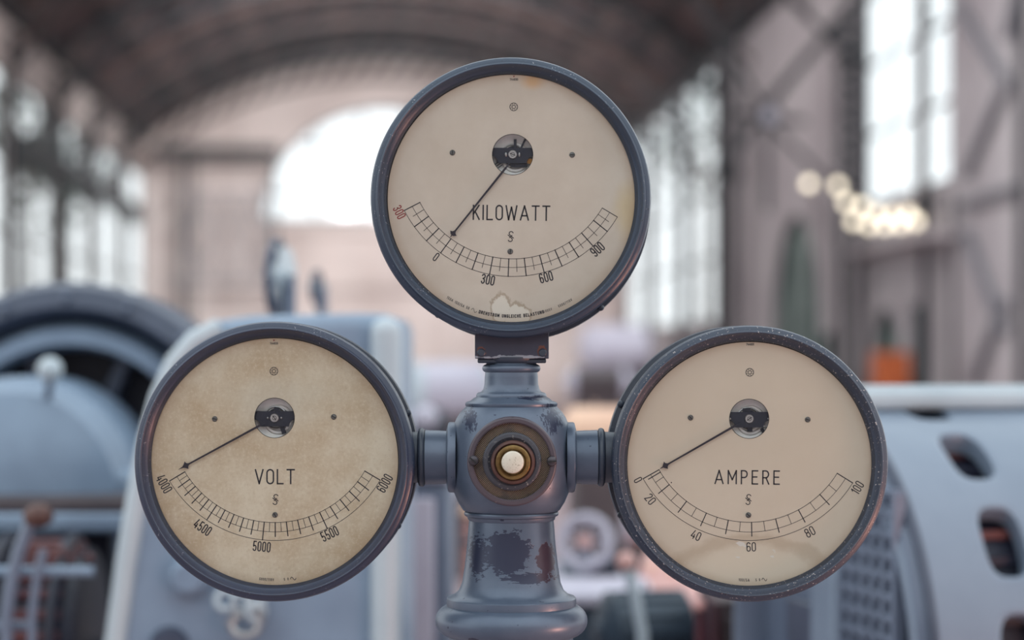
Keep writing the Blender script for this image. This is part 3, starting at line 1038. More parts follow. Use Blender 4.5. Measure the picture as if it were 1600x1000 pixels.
# --- pale cabinet and pipes between left gauge and column
d = 6.2
k = d / F
cab = thing('switch_cabinet', Vector((xyz(668, 800, d).x, d + CAMY + 0.2, 0)), 'narrow pale grey switch cabinet between left gauge and column', 'cabinet')
zt = xyz(0, 752, d).z
MB().box((xyz(672, 0, d).x, d + CAMY + 0.2, zt / 2), (66 * k, 0.4, zt)).build('body', M['mach_mid'], cab, bevel=0.02)
MB().box((xyz(662, 0, d).x, d + CAMY - 0.01, zt / 2), (34 * k, 0.03, zt * 0.92)).build('cabinet_door', M['lilac'], cab, bevel=0.008)
MB().box((xyz(674, 0, d).x, d + CAMY + 0.2, zt + 0.015), (74 * k, 0.44, 0.03)).build('top', M['lilac'], cab, bevel=0.008)
for i, (x, lab, mm) in enumerate(((706, 'pale vertical pipe right of the narrow cabinet', M['lilac']), (730, 'pinkish vertical pipe close to the column', M['pinkish']))):
    top = xyz(x, 770 + 30 * i, 7)
    t = thing('standpipe', Vector((top.x, 4, 0)), lab, 'pipe')
    MB().rod((top.x, 4, 0), top, 6 * 7 / F).build('pipe', mm, t)
    MB().torus(top - Z3 * 0.1, Z3, 8 * 7 / F, 0.008, 16, 8).build('flange', M['mach_dark'], t)
    MB().ball(top, 12 * 7 / F, 12, 8).build('pipe_cap', M['peach'] if i else M['lilac'], t)


# --- motors further down the hall
def motor(px, py, d, Rp, Lp, label, body, ends, yaw=0.0, name='electric_motor', shaft=True, fins=0):
    c = xyz(px, py, d)
    k = d / F
    ax = Vector((math.cos(yaw), math.sin(yaw), 0))
    R, L = Rp * k, Lp * k
    t = thing(name, Vector((c.x, c.y, 0)), label, 'motor')
    MB().lathe([(R * 0.97, -L * 0.36), (R, -L * 0.33), (R, L * 0.33), (R * 0.97, L * 0.36)], c, ax, 40, True).build('body', body, t)
    for s_ in (-1, 1):
        MB().lathe([(0, 0.50), (0.28, 0.5), (0.34, 0.46), (0.62, 0.44), (0.9, 0.39), (1.02, 0.36), (1.02, 0.33), (0, 0.33)][::1] and
                   [(R * a, s_ * L * b) for a, b in [(0, 0.50), (0.28, 0.5), (0.34, 0.46), (0.62, 0.44), (0.9, 0.39), (1.02, 0.36), (1.02, 0.33), (0, 0.33)]], c, ax, 40).build('end_shield', ends, t)
    if shaft:
        MB().rod(c + ax * L * 0.45, c + ax * L * 0.62, R * 0.12, 12).build('shaft', M['steel'], t)
    MB().box((c.x, c.y, max(0.05, (c.z - R * 0.8) / 2)), (L * 0.7, R * 1.5, max(0.1, c.z - R * 0.8)), rot=Matrix.Rotation(yaw, 3, 'Z')).build('foot', M['brown'], t, bevel=0.02)
    MB().torus(c + Z3 * (R * 1.08), (1, 0, 0), R * 0.13, R * 0.03, 16, 8).build('lifting_eye', ends, t)
    for i in range(fins):
        a = R_(-80 + 160 * i / (fins - 1)) if fins > 1 else 0
        p = Vector((0, -math.cos(a), math.sin(a)))
        p = Matrix.Rotation(yaw, 3, 'Z') @ p
        MB().bar(c + p * R * 1.03 - ax * L * 0.3, c + p * R * 1.03 + ax * L * 0.3, R * 0.05, R * 0.07).build('fin', ends, t, smooth=False)
    return t


motor(700, 612, 15, 46, 150, 'pale grey motor far behind, between the left gauge and the neck', M['lilac'], M['mach_pale'], 0.3)
mo = motor(664, 668, 8.5, 32, 60, 'small dark motor with pale end behind the left arm', M['navy'], M['slate'], 0.9)
MB().ball(xyz(664, 652, 8.1), 20 * 8.1 / F, 16, 10).build('oil_jar', M['lilac'], mo)
motor(930, 672, 9.5, 36, 110, 'peach coloured motor behind the right arm of the column', M['peach'], M['peach'], 0.2)
motor(935, 598, 17, 24, 110, 'dark purple-grey motor far behind, left of the right gauge', M['brown'], M['lilac'], 0.0)
motor(960, 545, 30, 38, 120, 'distant pale lilac motor at the far end, right of the neck', M['lilac'], M['lilac'], 0.4)
motor(1010, 790, 13, 70, 200, 'pink primed motor on the floor behind the right gauge', M['pinkish'], M['lilac'], 0.5)

# --- lower middle: valve stand, lever, desk, cabinet
handwheel(914, 846, 7.4, 38, (-0.25, -1, 0.15), 'grey handwheel facing the viewer, right of the column', M['lilac'], M['pinkish'], tube=0.2, stem=(914, 856, 0.15, 0))
motor(890, 905, 8.2, 30, 80, 'small pale pump motor right beside the column foot', M['slate'], M['lilac'], 0.4, name='pump_motor')
motor(945, 892, 7.8, 24, 74, 'small black pump motor with pale ends under the handwheel', M['navy'], M['mach_pale'], -0.1, name='pump_motor')
motor(1008, 985, 6.3, 62, 165, 'dark slate rounded motor at the bottom right of the column', M['slate'], M['slate'], 0.25, fins=7)
t = thing('bed_plate', Vector((xyz(935, 935, 7).x, 4, 0)), 'grey green machine bed with flat top right of the column foot', 'bed')
MB().box((xyz(935, 0, 7).x, 4.1, xyz(0, 935, 7).z / 2), (150 * 7 / F, 0.5, xyz(0, 935, 7).z)).build('body', M['slate'], t, bevel=0.02)
MB().box((xyz(935, 0, 7).x, 4.1, xyz(0, 928, 7).z), (170 * 7 / F, 0.56, 0.04)).build('top', M['lilac'], t, bevel=0.01)
t = thing('lever', Vector((xyz(1000, 980, 6).x, 3, 0)), 'pale upright lever in front of the dark slate motor', 'lever')
MB().tube([xyz(1006, 1500, 5.9), xyz(1004, 990, 5.9), xyz(992, 930, 5.9), xyz(980, 885, 5.9)], 9 * 6 / F).build('arm', M['mach_pale'], t)
MB().ball(xyz(978, 878, 5.9), 16 * 6 / F, 14, 8).build('grip', M['pinkish'], t)
MB().box((xyz(1006, 0, 5.9).x, 2.9, 0.05), (0.2, 0.2, 0.1)).build('base', M['slate'], t, bevel=0.01)
t = thing('control_desk', Vector((xyz(1060, 900, 8).x, 5, 0)), 'salmon pink sloping control desk behind the right gauge rim', 'desk')
q = [xyz(985, 925, 7.6), xyz(1150, 950, 7.6), xyz(1130, 860, 8.4), xyz(1010, 858, 8.4)]
MB().prism(q, (0, 0, -0.05)).build('desk_top', M['pinkish'], t, bevel=0.01)
MB().box((xyz(1068, 0, 8).x, 5.05, 0.33), (0.3, 0.4, 0.66)).build('body', M['slate'], t, bevel=0.01)
for x, y in ((1020, 885), (1050, 890), (1080, 900)):
    MB().ball(xyz(x, y, 7.95), 0.018, 10, 6).build('knob', M['peach'], t)
t = thing('brown_cabinet', Vector((xyz(1165, 0, 6.1).x, 3.1, 0)), 'dark brown cabinet with maroon edge below the right gauge', 'cabinet')
zt = xyz(0, 925, 6.1).z
MB().box((xyz(1165, 0, 6.1).x, 3.1, zt / 2), (120 * 6.1 / F, 0.4, zt)).build('body', M['brown'], t, bevel=0.01)
MB().box((xyz(1168, 0, 6.1).x, 2.89, zt / 2), (96 * 6.1 / F, 0.03, zt * 0.9)).build('cabinet_door', M['brown'], t, bevel=0.01)
MB().box((xyz(1105, 0, 6.1).x, 3.05, zt / 2), (12 * 6.1 / F, 0.42, zt)).build('edge_strip', M['maroon'], t, bevel=0.004)
tt = thing('pilot_knob', xyz(1093, 975, 5.2), 'round pink knob on a maroon stem beside the brown cabinet', 'knob')
MB().ball(xyz(1093, 945, 5.2), 10 * 5.2 / F, 16, 10).build('knob', M['pinkish'], tt)
MB().rod(xyz(1093, 955, 5.2), Vector((xyz(1093, 0, 5.2).x, 2.2, 0.0)), 0.012).build('stem', M['maroon'], tt)

# --- white slotted turbine housing at the right
DR = 5.05
k = DR / F
RB = 0.62
AXB = Vector((math.cos(R_(14)), math.sin(R_(14)), 0))          # barrel axis, running right and away
EY = Vector((math.sin(R_(14)), -math.cos(R_(14)), 0))          # towards the viewer
cb_ = xyz(1290, 1030, DR)
barrel = thing('slotted_barrel', Vector((cb_.x, cb_.y, 0)), 'large white barrel housing with rounded slots, right of the right gauge', 'machine')


def bp(a, ph, r=RB):
    return cb_ + AXB * a + EY * (math.cos(ph) * r) + Z3 * (math.sin(ph) * r)


mbb = MB()
A0, A1, HA, HHa = 0.0, 0.60, 0.207, 0.05
phis = [80.3, 56.3, 32.3, 8.3, -15.7]
span = 12.0


def grid(a0, a1, p0, p1, na, np_):
    vs = [bp(a0 + (a1 - a0) * i / na, R_(p0 + (p1 - p0) * j / np_)) for j in range(np_ + 1) for i in range(na + 1)]
    fs = [(j * (na + 1) + i, j * (na + 1) + i + 1, (j + 1) * (na + 1) + i + 1, (j + 1) * (na + 1) + i) for j in range(np_) for i in range(na)]
    mbb.add(vs, fs)


T0, T1 = HA - 0.10, HA + 0.10
for (a0, a1) in ((A0, T0), (T1, A1)):
    grid(a0, a1, -60, 104, 1, 64)
edges = [(-60, phis[-1] - span), (phis[0] + span, 104)]
for (p0, p1) in edges:
    grid(T0, T1, p0, p1, 1, 16)
for i in range(len(phis) - 1):
    grid(T0, T1, phis[i + 1] + span if phis[i] - phis[i + 1] > 2 * span else phis[i + 1] + span, phis[i] - span, 1, 1) if phis[i] - phis[i + 1] > 2 * span + 0.01 else None
N = 48
for pc in phis:
    rings = []
    hp = 8.0
    sp_ = min(span, (24.0 / 2))
    for f in (1.0, 0.6, 0.3, 0.1, 0.0, -1, -2):
        ring = []
        for i in range(N):
            th = 2 * math.pi * i / N
            cx_, sx_ = math.cos(th), math.sin(th)
            n_ = 3.2
            sr = 1 / ((abs(cx_) ** n_ + abs(sx_) ** n_) ** (1 / n_))
            ia, ip = HHa * cx_ * sr, hp * sx_ * sr
            m_ = max(abs(cx_), abs(sx_))
            oa, op = 0.10 * cx_ / m_, sp_ * sx_ / m_
            if f >= 0:
                a, p = ia + (oa - ia) * f, ip + (op - ip) * f
                r = RB - (0.004 if f == 0.0 else 0)
            else:
                a, p = ia, ip
                r = RB - (0.02 if f == -1 else 0.05)
            ring.append(bp(HA + a, R_(pc + p), r))
        rings.append(ring)
    for r0, r1 in zip(rings[:-1], rings[1:]):
        mbb.add(r0 + r1, [(i, (i + 1) % N, N + (i + 1) % N, N + i) for i in range(N)])
bo = mbb.build('shell', M['mach_white'], barrel, angle=50)
MB().lathe([(RB - 0.07, -0.0), (RB - 0.07, A1)], cb_, AXB, 64).build('inner_drum', M['navy'], barrel)
for i in range(20):
    a = R_(-40 + i * 7)
    MB().bar(bp(0.1, a, RB - 0.06), bp(0.32, a, RB - 0.06), 0.02, 0.014).build('winding_bar', M['copper'] if i % 2 else M['navy'], barrel, smooth=False)
MB().torus(cb_ + AXB * 0.003, AXB, RB - 0.008, 0.012, 96, 10).build('edge_bead', M['mach_dark'], barrel)
# end face with grille
MB().lathe([(RB - 0.02, 0.0), (RB - 0.03, -0.02), (RB - 0.075, -0.025), (RB - 0.085, 0.0), (RB - 0.085, 0.05), (0, 0.05)], cb_, AXB, 96).build('end_face', M['mach_mid'], barrel)
MB().lathe([(RB - 0.04, -0.02), (RB - 0.05, -0.03), (RB - 0.065, -0.03), (RB - 0.07, -0.02)], cb_, AXB, 96).build('end_ring', M['mach_white'], barrel)
# grille plate: grid of slots as geometry
gx0, gx1 = 0.170, 0.462
cols_, rows_ = 5, 10
zt_g, zb_g = xyz(0, 752, DR).z, xyz(0, 1052, DR).z
pw, ph_ = (gx1 - gx0) / cols_, (zt_g - zb_g) / rows_


def fp(tx, z, out=0.03):
    return Vector((cb_.x, cb_.y, 0)) + EY * tx + Z3 * z - AXB * out


MB().prism([fp(gx0, zb_g, 0.0), fp(gx1, zb_g, 0.0), fp(gx1, zt_g, 0.0), fp(gx0, zt_g, 0.0)], -AXB * 0.004).build('grille_back', M['navy'], barrel, smooth=False)
for i in range(cols_ + 1):
    x = gx0 + pw * i
    MB().box(fp(x, (zt_g + zb_g) / 2, 0.02), (0.03, pw * 0.36, zt_g - zb_g), ax=(AXB, EY, Z3)).build('grille_bar', M['mach_mid'], barrel, bevel=0.002)
for j in range(rows_ + 1):
    z = zb_g + ph_ * j
    MB().box(fp((gx0 + gx1) / 2, z, 0.02), (0.03, gx1 - gx0, ph_ * 0.34), ax=(AXB, EY, Z3)).build('grille_bar', M['mach_mid'], barrel, bevel=0.002)
MB().box(fp(0.078, 0.55, 0.02), (0.05, 0.15, 1.1), ax=(AXB, EY, Z3)).build('web', M['mach_white'], barrel, bevel=0.012)
MB().box(fp(-0.10, 0.5, 0.01), (0.04, 0.19, 1.0), ax=(AXB, EY, Z3)).build('web_side', M['mach_dark'], barrel, bevel=0.01)
# ledge along the top
zl = cb_.z + RB
lc = bp(0.34, R_(86), RB + 0.012)
MB().box(lc + Z3 * 0.005 + AXB * 0.02, (0.62, 0.16, 0.05), ax=(AXB, EY, Z3)).build('top_ledge', M['mach_pale'], barrel, bevel=0.015)
MB().box(lc + Z3 * 0.03 + AXB * 0.02, (0.7, 0.12, 0.02), ax=(AXB, EY, Z3)).build('top_plate', M['mach_pale'], barrel, bevel=0.006)
MB().box(cb_ + AXB * 0.28 + Vector((0, 0, -0.45)), (0.6, 0.9, 0.76), ax=(AXB, EY, Z3)).build('foot', M['mach_mid'], barrel, bevel=0.02)

# ------------------------------------------------------------------ instrument column
YC = 0.05
k = S(YC)
ccx = P(799, 0, YC).x
zy = lambda py: CAMZ + (HY - py) * k
colm = thing('instrument_column', (ccx, YC, 0), 'blue-grey cast iron column with chipped paint carrying the three gauges', 'column')


def turn(name, prof, mat, parent=colm, seg=96, z=True, angle=40):
    return MB().lathe([(r * k, zy(y)) for r, y in prof], (ccx, YC, 0), (0, 0, 1), seg).build(name, mat, parent, angle=angle)


turn('shaft', [(66, 812), (67, 822), (69, 850), (73, 885), (77, 910), (82, 922), (90, 929), (99, 932), (101, 934), (101.5, 940), (101, 946), (98, 948)], M['column'])
tor = [(95, 945)] + [(92 + 27 * math.cos(R_(a)), 969 - 25 * math.sin(R_(a))) for a in range(75, -90, -12)] + [(96, 996), (97, 1003), (99, 1010), (95, 1016), (88, 1030), (80, 1080), (78, 1500)]
turn('base_ring', tor, M['column'])
MB().lathe([(78 * k, 0.75), (90 * k, 0.7), (100 * k, 0.66), (100 * k, 0.6), (0.1, 0.3), (0.16, 0.1), (0.22, 0.06), (0.22, 0.0), (0, 0)], (ccx, YC, 0), Z3, 64).build('foot', M['column'], colm)
hub = turn('hub', [(70, 634), (73, 637), (79, 643), (85, 652), (90, 664), (94, 682), (96, 705), (96.5, 722), (95, 745), (91, 766), (84, 783), (76, 796), (70, 800)], M['column'])
turn('lower_collar', [(68, 798), (73, 799.5), (74, 802), (73, 805), (69, 807), (68, 811), (66, 813)], M['column'], hub)
turn('upper_collar', [(47, 612), (53, 614), (55, 617), (55, 620), (59, 622), (64, 626), (70, 628), (72, 630), (72, 633), (70, 636)], M['column'], hub)
turn('neck', [(36, 566), (41, 582), (41.5, 590), (42, 600), (44, 608), (48, 613)], M['column'])
turn('neck_ring', [(38, 566)] + [(38.5 + 7 * math.cos(R_(a)), 575.5 - 6.5 * math.sin(R_(a))) for a in range(80, -90, -20)] + [(38, 583)], M['column'])
turn('upper_neck', [(44, 558), (44, 562), (41, 566), (37, 569)], M['case'])
# bracket under the top gauge
bk = MB()
x0, x1 = P(742, 0, 0.012).x, P(857.5, 0, 0.012).x
zt, zb = P(0, 500, 0.012).z, P(0, 560.5, 0.012).z
bk.prism([Vector((x0, 0.012, zt)), Vector((x1, 0.012, zt)), Vector((x1, 0.012, zb)), Vector((x1 - 0.001, 0.012, zb)), Vector((x0, 0.012, zb))], (0, 0.09, 0))
bro = bk.build('bracket', M['bracket'], colm, bevel=0.0015)
MB().box(((x0 + x1) / 2, 0.055, zb - 0.003), ((x1 - x0) * 0.93, 0.075, 0.007)).build('bracket_lip', M['case'], bro, bevel=0.002)
for px in (752, 848):
    c = P(px, 551, 0.012)
    s_ = MB().lathe([(0.0062, 0.0), (0.006, 0.0015), (0.0045, 0.0028), (0, 0.0032)], c, Yn, 16).build('screw', M['case'], bro)
# arms
zarm = CAMZ + (HY - 714.5) * k
for s_ in (-1, 1):
    def X(px_off):
        return (ccx + s_ * px_off * k, YC, zarm)
    ax = Vector((s_, 0, 0))
    arm = MB().lathe([(r * k, h * k) for r, h in [(41, 84), (41.5, 104), (42, 112), (42.5, 130), (43, 134)]], (ccx, YC, zarm), ax, 64).build('arm', M['column'], colm)
    MB().lathe([(r * k, h * k) for r, h in [(54, 86), (55, 89), (55, 96), (53.5, 98.5), (48, 100), (44, 101), (40, 101)]], (ccx, YC, zarm), ax, 64).build('arm_flange', M['column'], arm)
    MB().lathe([(41 * k, 133 * k)] + [((41.5 + 4.5 * math.cos(R_(a))) * k, (140 - 5 * math.sin(R_(a))) * k) for a in range(90, -91, -20)] + [(40 * k, 146 * k), (39 * k, 170 * k)], (ccx, YC, zarm), ax, 64).build('arm_ring', M['case'], arm)
# front cover with push button
cc = P(800, 721, -0.045)
ks = S(-0.045)
cov = MB().lathe([(70 * ks, -0.07), (70 * ks, 0.001), (69 * ks, 0.003), (67 * ks, 0.0042), (62 * ks, 0.0042), (60 * ks, 0.003), (60 * ks, -0.002), (0, -0.002)], cc, Yn, 96).build('cover_plate', M['plate'], colm, angle=30)
MB().lathe([(60 * ks, -0.0005), (30 * ks, 0.0005), (0, 0.0005)], cc, Yn, 64).build('gauze_disc', M['gauze'], cov)
MB().lathe([(46 * ks, 0.0), (45.5 * ks, 0.004), (43 * ks, 0.0062), (38 * ks, 0.0068), (33 * ks, 0.004), (20 * ks, 0.004)], cc, Yn, 72).build('washer', M['washer'], cov, angle=30)
c_b = P(801.5, 722, -0.055)
MB().lathe([(34 * ks, 0.0), (34.5 * ks, 0.009), (33 * ks, 0.012), (30 * ks, 0.013), (28 * ks, 0.011), (27 * ks, 0.006), (20 * ks, 0.006)], c_b, Yn, 64).build('collar', M['rust_ring'], cov, angle=30)
MB().lathe([(27 * ks, 0.004), (27 * ks, 0.013), (25.5 * ks, 0.0145), (23 * ks, 0.0148), (20.5 * ks, 0.013), (19 * ks, 0.009), (17 * ks, 0.009)], c_b, Yn, 64).build('brass_ring', M['brass'], cov, angle=30)
MB().lathe([(17 * ks, 0.004), (17.3 * ks, 0.019), (16.4 * ks, 0.0205), (15 * ks, 0.021), (8 * ks, 0.0222), (0, 0.0226)], P(801, 724, -0.055) + Vector((0, 0, 0.0025)), Yn, 48).build('push_button', M['button'], colm, angle=40)
for px, py, an in ((740, 719.5, -40), (862, 720.5, 3)):
    c = P(px, py, -0.049)
    sc = MB().lathe([(8 * ks, 0.0), (8 * ks, 0.002), (6.8 * ks, 0.0045), (4 * ks, 0.006), (0, 0.0066)], c, Yn, 28).build('cover_screw', M['dark_screw'], cov)
    MB().box(c + Vector((0, -0.006, 0)), (15 * ks, 0.004, 1.9 * ks), rot=Matrix.Rotation(R_(-an), 3, 'Y')).build('screw_slot', M['slot'], sc, smooth=False)

# ------------------------------------------------------------------ lettering: a stroke alphabet
def arcp(cx, cy, rx, ry, a0, a1, n=10):
    return [(cx + rx * math.cos(R_(a0 + (a1 - a0) * i / n)), cy + ry * math.sin(R_(a0 + (a1 - a0) * i / n))) for i in range(n + 1)]


def caps(w, y0=0.0, y1=1.0):
    r = w / 2
    q = arcp(r, y1 - r, r, r, 0, 180, 12) + arcp(r, y0 + r, r, r, 180, 360, 12)
    return q + [q[0]]


DW = 0.42
r_ = DW / 2
G = {
    '0': (DW, [caps(DW)]),
    '1': (0.20, [[(0.0, 0.78), (0.19, 1.0), (0.19, 0)]]),
    '2': (DW, [arcp(r_, 1 - r_, r_, r_, 170, -20, 12) + [(0, 0), (DW, 0)]]),
    '3': (DW, [arcp(r_, 1 - r_, r_, r_, 165, -45, 10) + [(r_ * 0.8, 0.53)] + arcp(r_, 0.26, r_, 0.26, 60, -165, 12)]),
    '4': (0.46, [[(0.24, 1), (0.0, 0.24), (0.46, 0.24)], [(0.36, 0.52), (0.36, 0)]]),
    '5': (DW, [[(DW - 0.02, 1), (0.05, 1), (0.02, 0.54)] + arcp(r_, 0.33, r_, r_ * 1.1, 140, 0, 8) + arcp(r_, r_, r_, r_, 0, -165, 10)]),
    '6': (DW, [arcp(r_, 1 - r_, r_, r_, 20, 180, 8) + arcp(r_, r_, r_, r_, 180, 360, 10) + arcp(r_, 0.36, r_, r_, 0, 180, 10)]),
    '7': (DW, [[(0, 1), (DW, 1), (0.12, 0)]]),
    '8': (DW, [caps(DW * 0.94, 0.53, 1.0), caps(DW, 0, 0.55)]),
    '9': (DW, [[(DW - x, 1 - y) for x, y in arcp(r_, 1 - r_, r_, r_, 20, 180, 8) + arcp(r_, r_, r_, r_, 180, 360, 10) + arcp(r_, 0.36, r_, r_, 0, 180, 10)]]),
    'A': (0.62, [[(0, 0), (0.31, 1), (0.62, 0)], [(0.1, 0.3), (0.52, 0.3)]]),
    'B': (0.42, [[(0, 0), (0, 1), (0.24, 1)] + arcp(0.24, 0.765, 0.17, 0.235, 90, -90, 8) + [(0, 0.53), (0.24, 0.53)] + arcp(0.24, 0.265, 0.19, 0.265, 90, -90, 8) + [(0, 0)]]),
    'C': (0.46, [arcp(0.23, 0.77, 0.23, 0.23, 15, 180, 8) + arcp(0.23, 0.23, 0.23, 0.23, 180, 345, 8)]),
    'D': (0.46, [[(0, 0), (0, 1), (0.2, 1)] + arcp(0.2, 0.74, 0.26, 0.26, 90, 0, 6) + arcp(0.2, 0.26, 0.26, 0.26, 0, -90, 6) + [(0, 0)]]),
    'E': (0.42, [[(0.42, 0), (0, 0), (0, 1), (0.42, 1)], [(0, 0.53), (0.36, 0.53)]]),
    'G': (0.46, [arcp(0.23, 0.77, 0.23, 0.23, 15, 180, 8) + arcp(0.23, 0.23, 0.23, 0.23, 180, 360, 8) + [(0.46, 0.48), (0.26, 0.48)]]),
    'H': (0.46, [[(0, 0), (0, 1)], [(0.46, 0), (0.46, 1)], [(0, 0.5), (0.46, 0.5)]]),
    'I': (0.02, [[(0.01, 0), (0.01, 1)]]),
    'K': (0.46, [[(0, 0), (0, 1)], [(0.44, 1), (0.0, 0.38)], [(0.14, 0.56), (0.46, 0)]]),
    'L': (0.42, [[(0, 1), (0, 0), (0.42, 0)]]),
    'M': (0.62, [[(0, 0), (0, 1), (0.31, 0.3), (0.62, 1), (0.62, 0)]]),
    'N': (0.48, [[(0, 0), (0, 1), (0.48, 0), (0.48, 1)]]),
    'O': (0.48, [caps(0.48)]),
    'P': (0.44, [[(0, 0), (0, 1), (0.22, 1)] + arcp(0.22, 0.74, 0.22, 0.26, 90, -90, 8) + [(0, 0.48)]]),
    'R': (0.46, [[(0, 0), (0, 1), (0.22, 1)] + arcp(0.22, 0.74, 0.22, 0.26, 90, -90, 8) + [(0, 0.48)], [(0.24, 0.48), (0.46, 0)]]),
    'S': (0.44, [arcp(0.22, 0.78, 0.21, 0.22, 20, 200, 8) + arcp(0.22, 0.23, 0.22, 0.25, 60, -160, 9)]),
    'T': (0.54, [[(0, 1), (0.54, 1)], [(0.27, 1), (0.27, 0)]]),
    'U': (0.46, [[(0, 1)] + arcp(0.23, 0.23, 0.23, 0.23, 180, 360, 8) + [(0.46, 1)]]),
    'V': (0.56, [[(0, 1), (0.28, 0), (0.56, 1)]]),
    'W': (0.84, [[(0, 1), (0.2, 0), (0.42, 0.9), (0.64, 0), (0.84, 1)]]),
    '/': (0.3, [[(0, -0.15), (0.3, 1.1)]]),
    ' ': (0.3, []),
    '~': (1.6, [[(1.6 * i / 20, 0.4 + 0.55 * math.sin(2 * math.pi * i / 20)) for i in range(21)]]),
}


def ribbon(mb, pts, w, to3):
    """a flat pen stroke with mitred corners"""
    for i in range(1, len(pts) - 1):
        e0 = Vector(pts[i]) - Vector(pts[i - 1])
        e1 = Vector(pts[i + 1]) - Vector(pts[i])
        if e0.length > 1e-6 and e1.length > 1e-6 and e0.normalized().dot(e1.normalized()) < 0.25:
            ribbon(mb, pts[:i + 1], w, to3)
            ribbon(mb, pts[i:], w, to3)
            return
    n = len(pts)
    closed = n > 2 and (Vector(pts[0]) - Vector(pts[-1])).length < 1e-6
    P2 = [Vector(p) for p in pts]
    if closed:
        P2 = P2[:-1]
        n -= 1
    Lf, Rt = [], []
    for i in range(n):
        a = P2[i - 1] if (i > 0 or closed) else None
        b = P2[(i + 1) % n] if (i < n - 1 or closed) else None
        p = P2[i]
        d0 = (p - a).normalized() if a is not None else None
        d1 = (b - p).normalized() if b is not None else None
        if d0 is None or d0.length == 0:
            d0 = d1
        if d1 is None or d1.length == 0:
            d1 = d0
        n0 = Vector((-d0.y, d0.x))
        n1 = Vector((-d1.y, d1.x))
        m = n0 + n1
        m = m.normalized() if m.length > 1e-5 else n0
        c = max(0.75, m.dot(n0))
        off = m * (w / 2 / c)
        ext = Vector((0, 0))
        if not closed and i == 0:
            ext = -d1 * w * 0.4
        if not closed and i == n - 1:
            ext = d0 * w * 0.4
        Lf.append(p + off + ext)
        Rt.append(p - off + ext)
    vs = [to3(q) for q in Lf] + [to3(q) for q in Rt]
    fs = [(i, (i + 1) % n, n + (i + 1) % n, n + i) for i in range(n if closed else n - 1)]
    mb.add(vs, fs)


def text_w(txt, h, gap):
    return sum(G[c][0] * h for c in txt) + gap * (len(txt) - 1)


def layout(mb, txt, cx, cy, h, w, ang, gap, Y, squeeze=1.0, total=None):
    """straight lettering centred on pixel (cx,cy); ang in degrees, clockwise positive; all in pixels"""
    sw = sum(G[c][0] * h * squeeze for c in txt)
    if total and len(txt) > 1:
        gap = (total - w - sw) / (len(txt) - 1)
    tw = sw + gap * (len(txt) - 1)
    x = -tw / 2
    ca, sa = math.cos(R_(ang)), math.sin(R_(ang))
    for ch_ in txt:
        gw, lines = G[ch_]
        for ln in lines:
            pts = [(x + px_ * h * squeeze, py_ * h - h / 2) for px_, py_ in ln]

            def to3(q):
                # clockwise rotation on screen (y up in glyph space)
                X_, Y_ = q.x * ca + q.y * sa, -q.x * sa + q.y * ca
                return P(cx + X_, cy - Y_, Y)
            ribbon(mb, pts, w, to3)
        x += gw * h * squeeze + gap


def arc_text(mb, txt, pcx, pcy, R, a_mid, h, w, gap, Y, squeeze=1.0, total=None):
    """lettering along a circle below its centre; a_mid in degrees from straight down, + = right"""
    sw = sum(G[c][0] * h * squeeze for c in txt)
    if total and len(txt) > 1:
        gap = (total - w - sw) / (len(txt) - 1)
    tw = sw + gap * (len(txt) - 1)
    s_ = -tw / 2
    for ch_ in txt:
        gw = G[ch_][0] * h * squeeze
        a = a_mid + math.degrees((s_ + gw / 2) / R)
        layout(mb, ch_, pcx + R * math.sin(R_(a)), pcy + R * math.cos(R_(a)), h, w, -a, 0, Y, squeeze)
        s_ += gw + gap


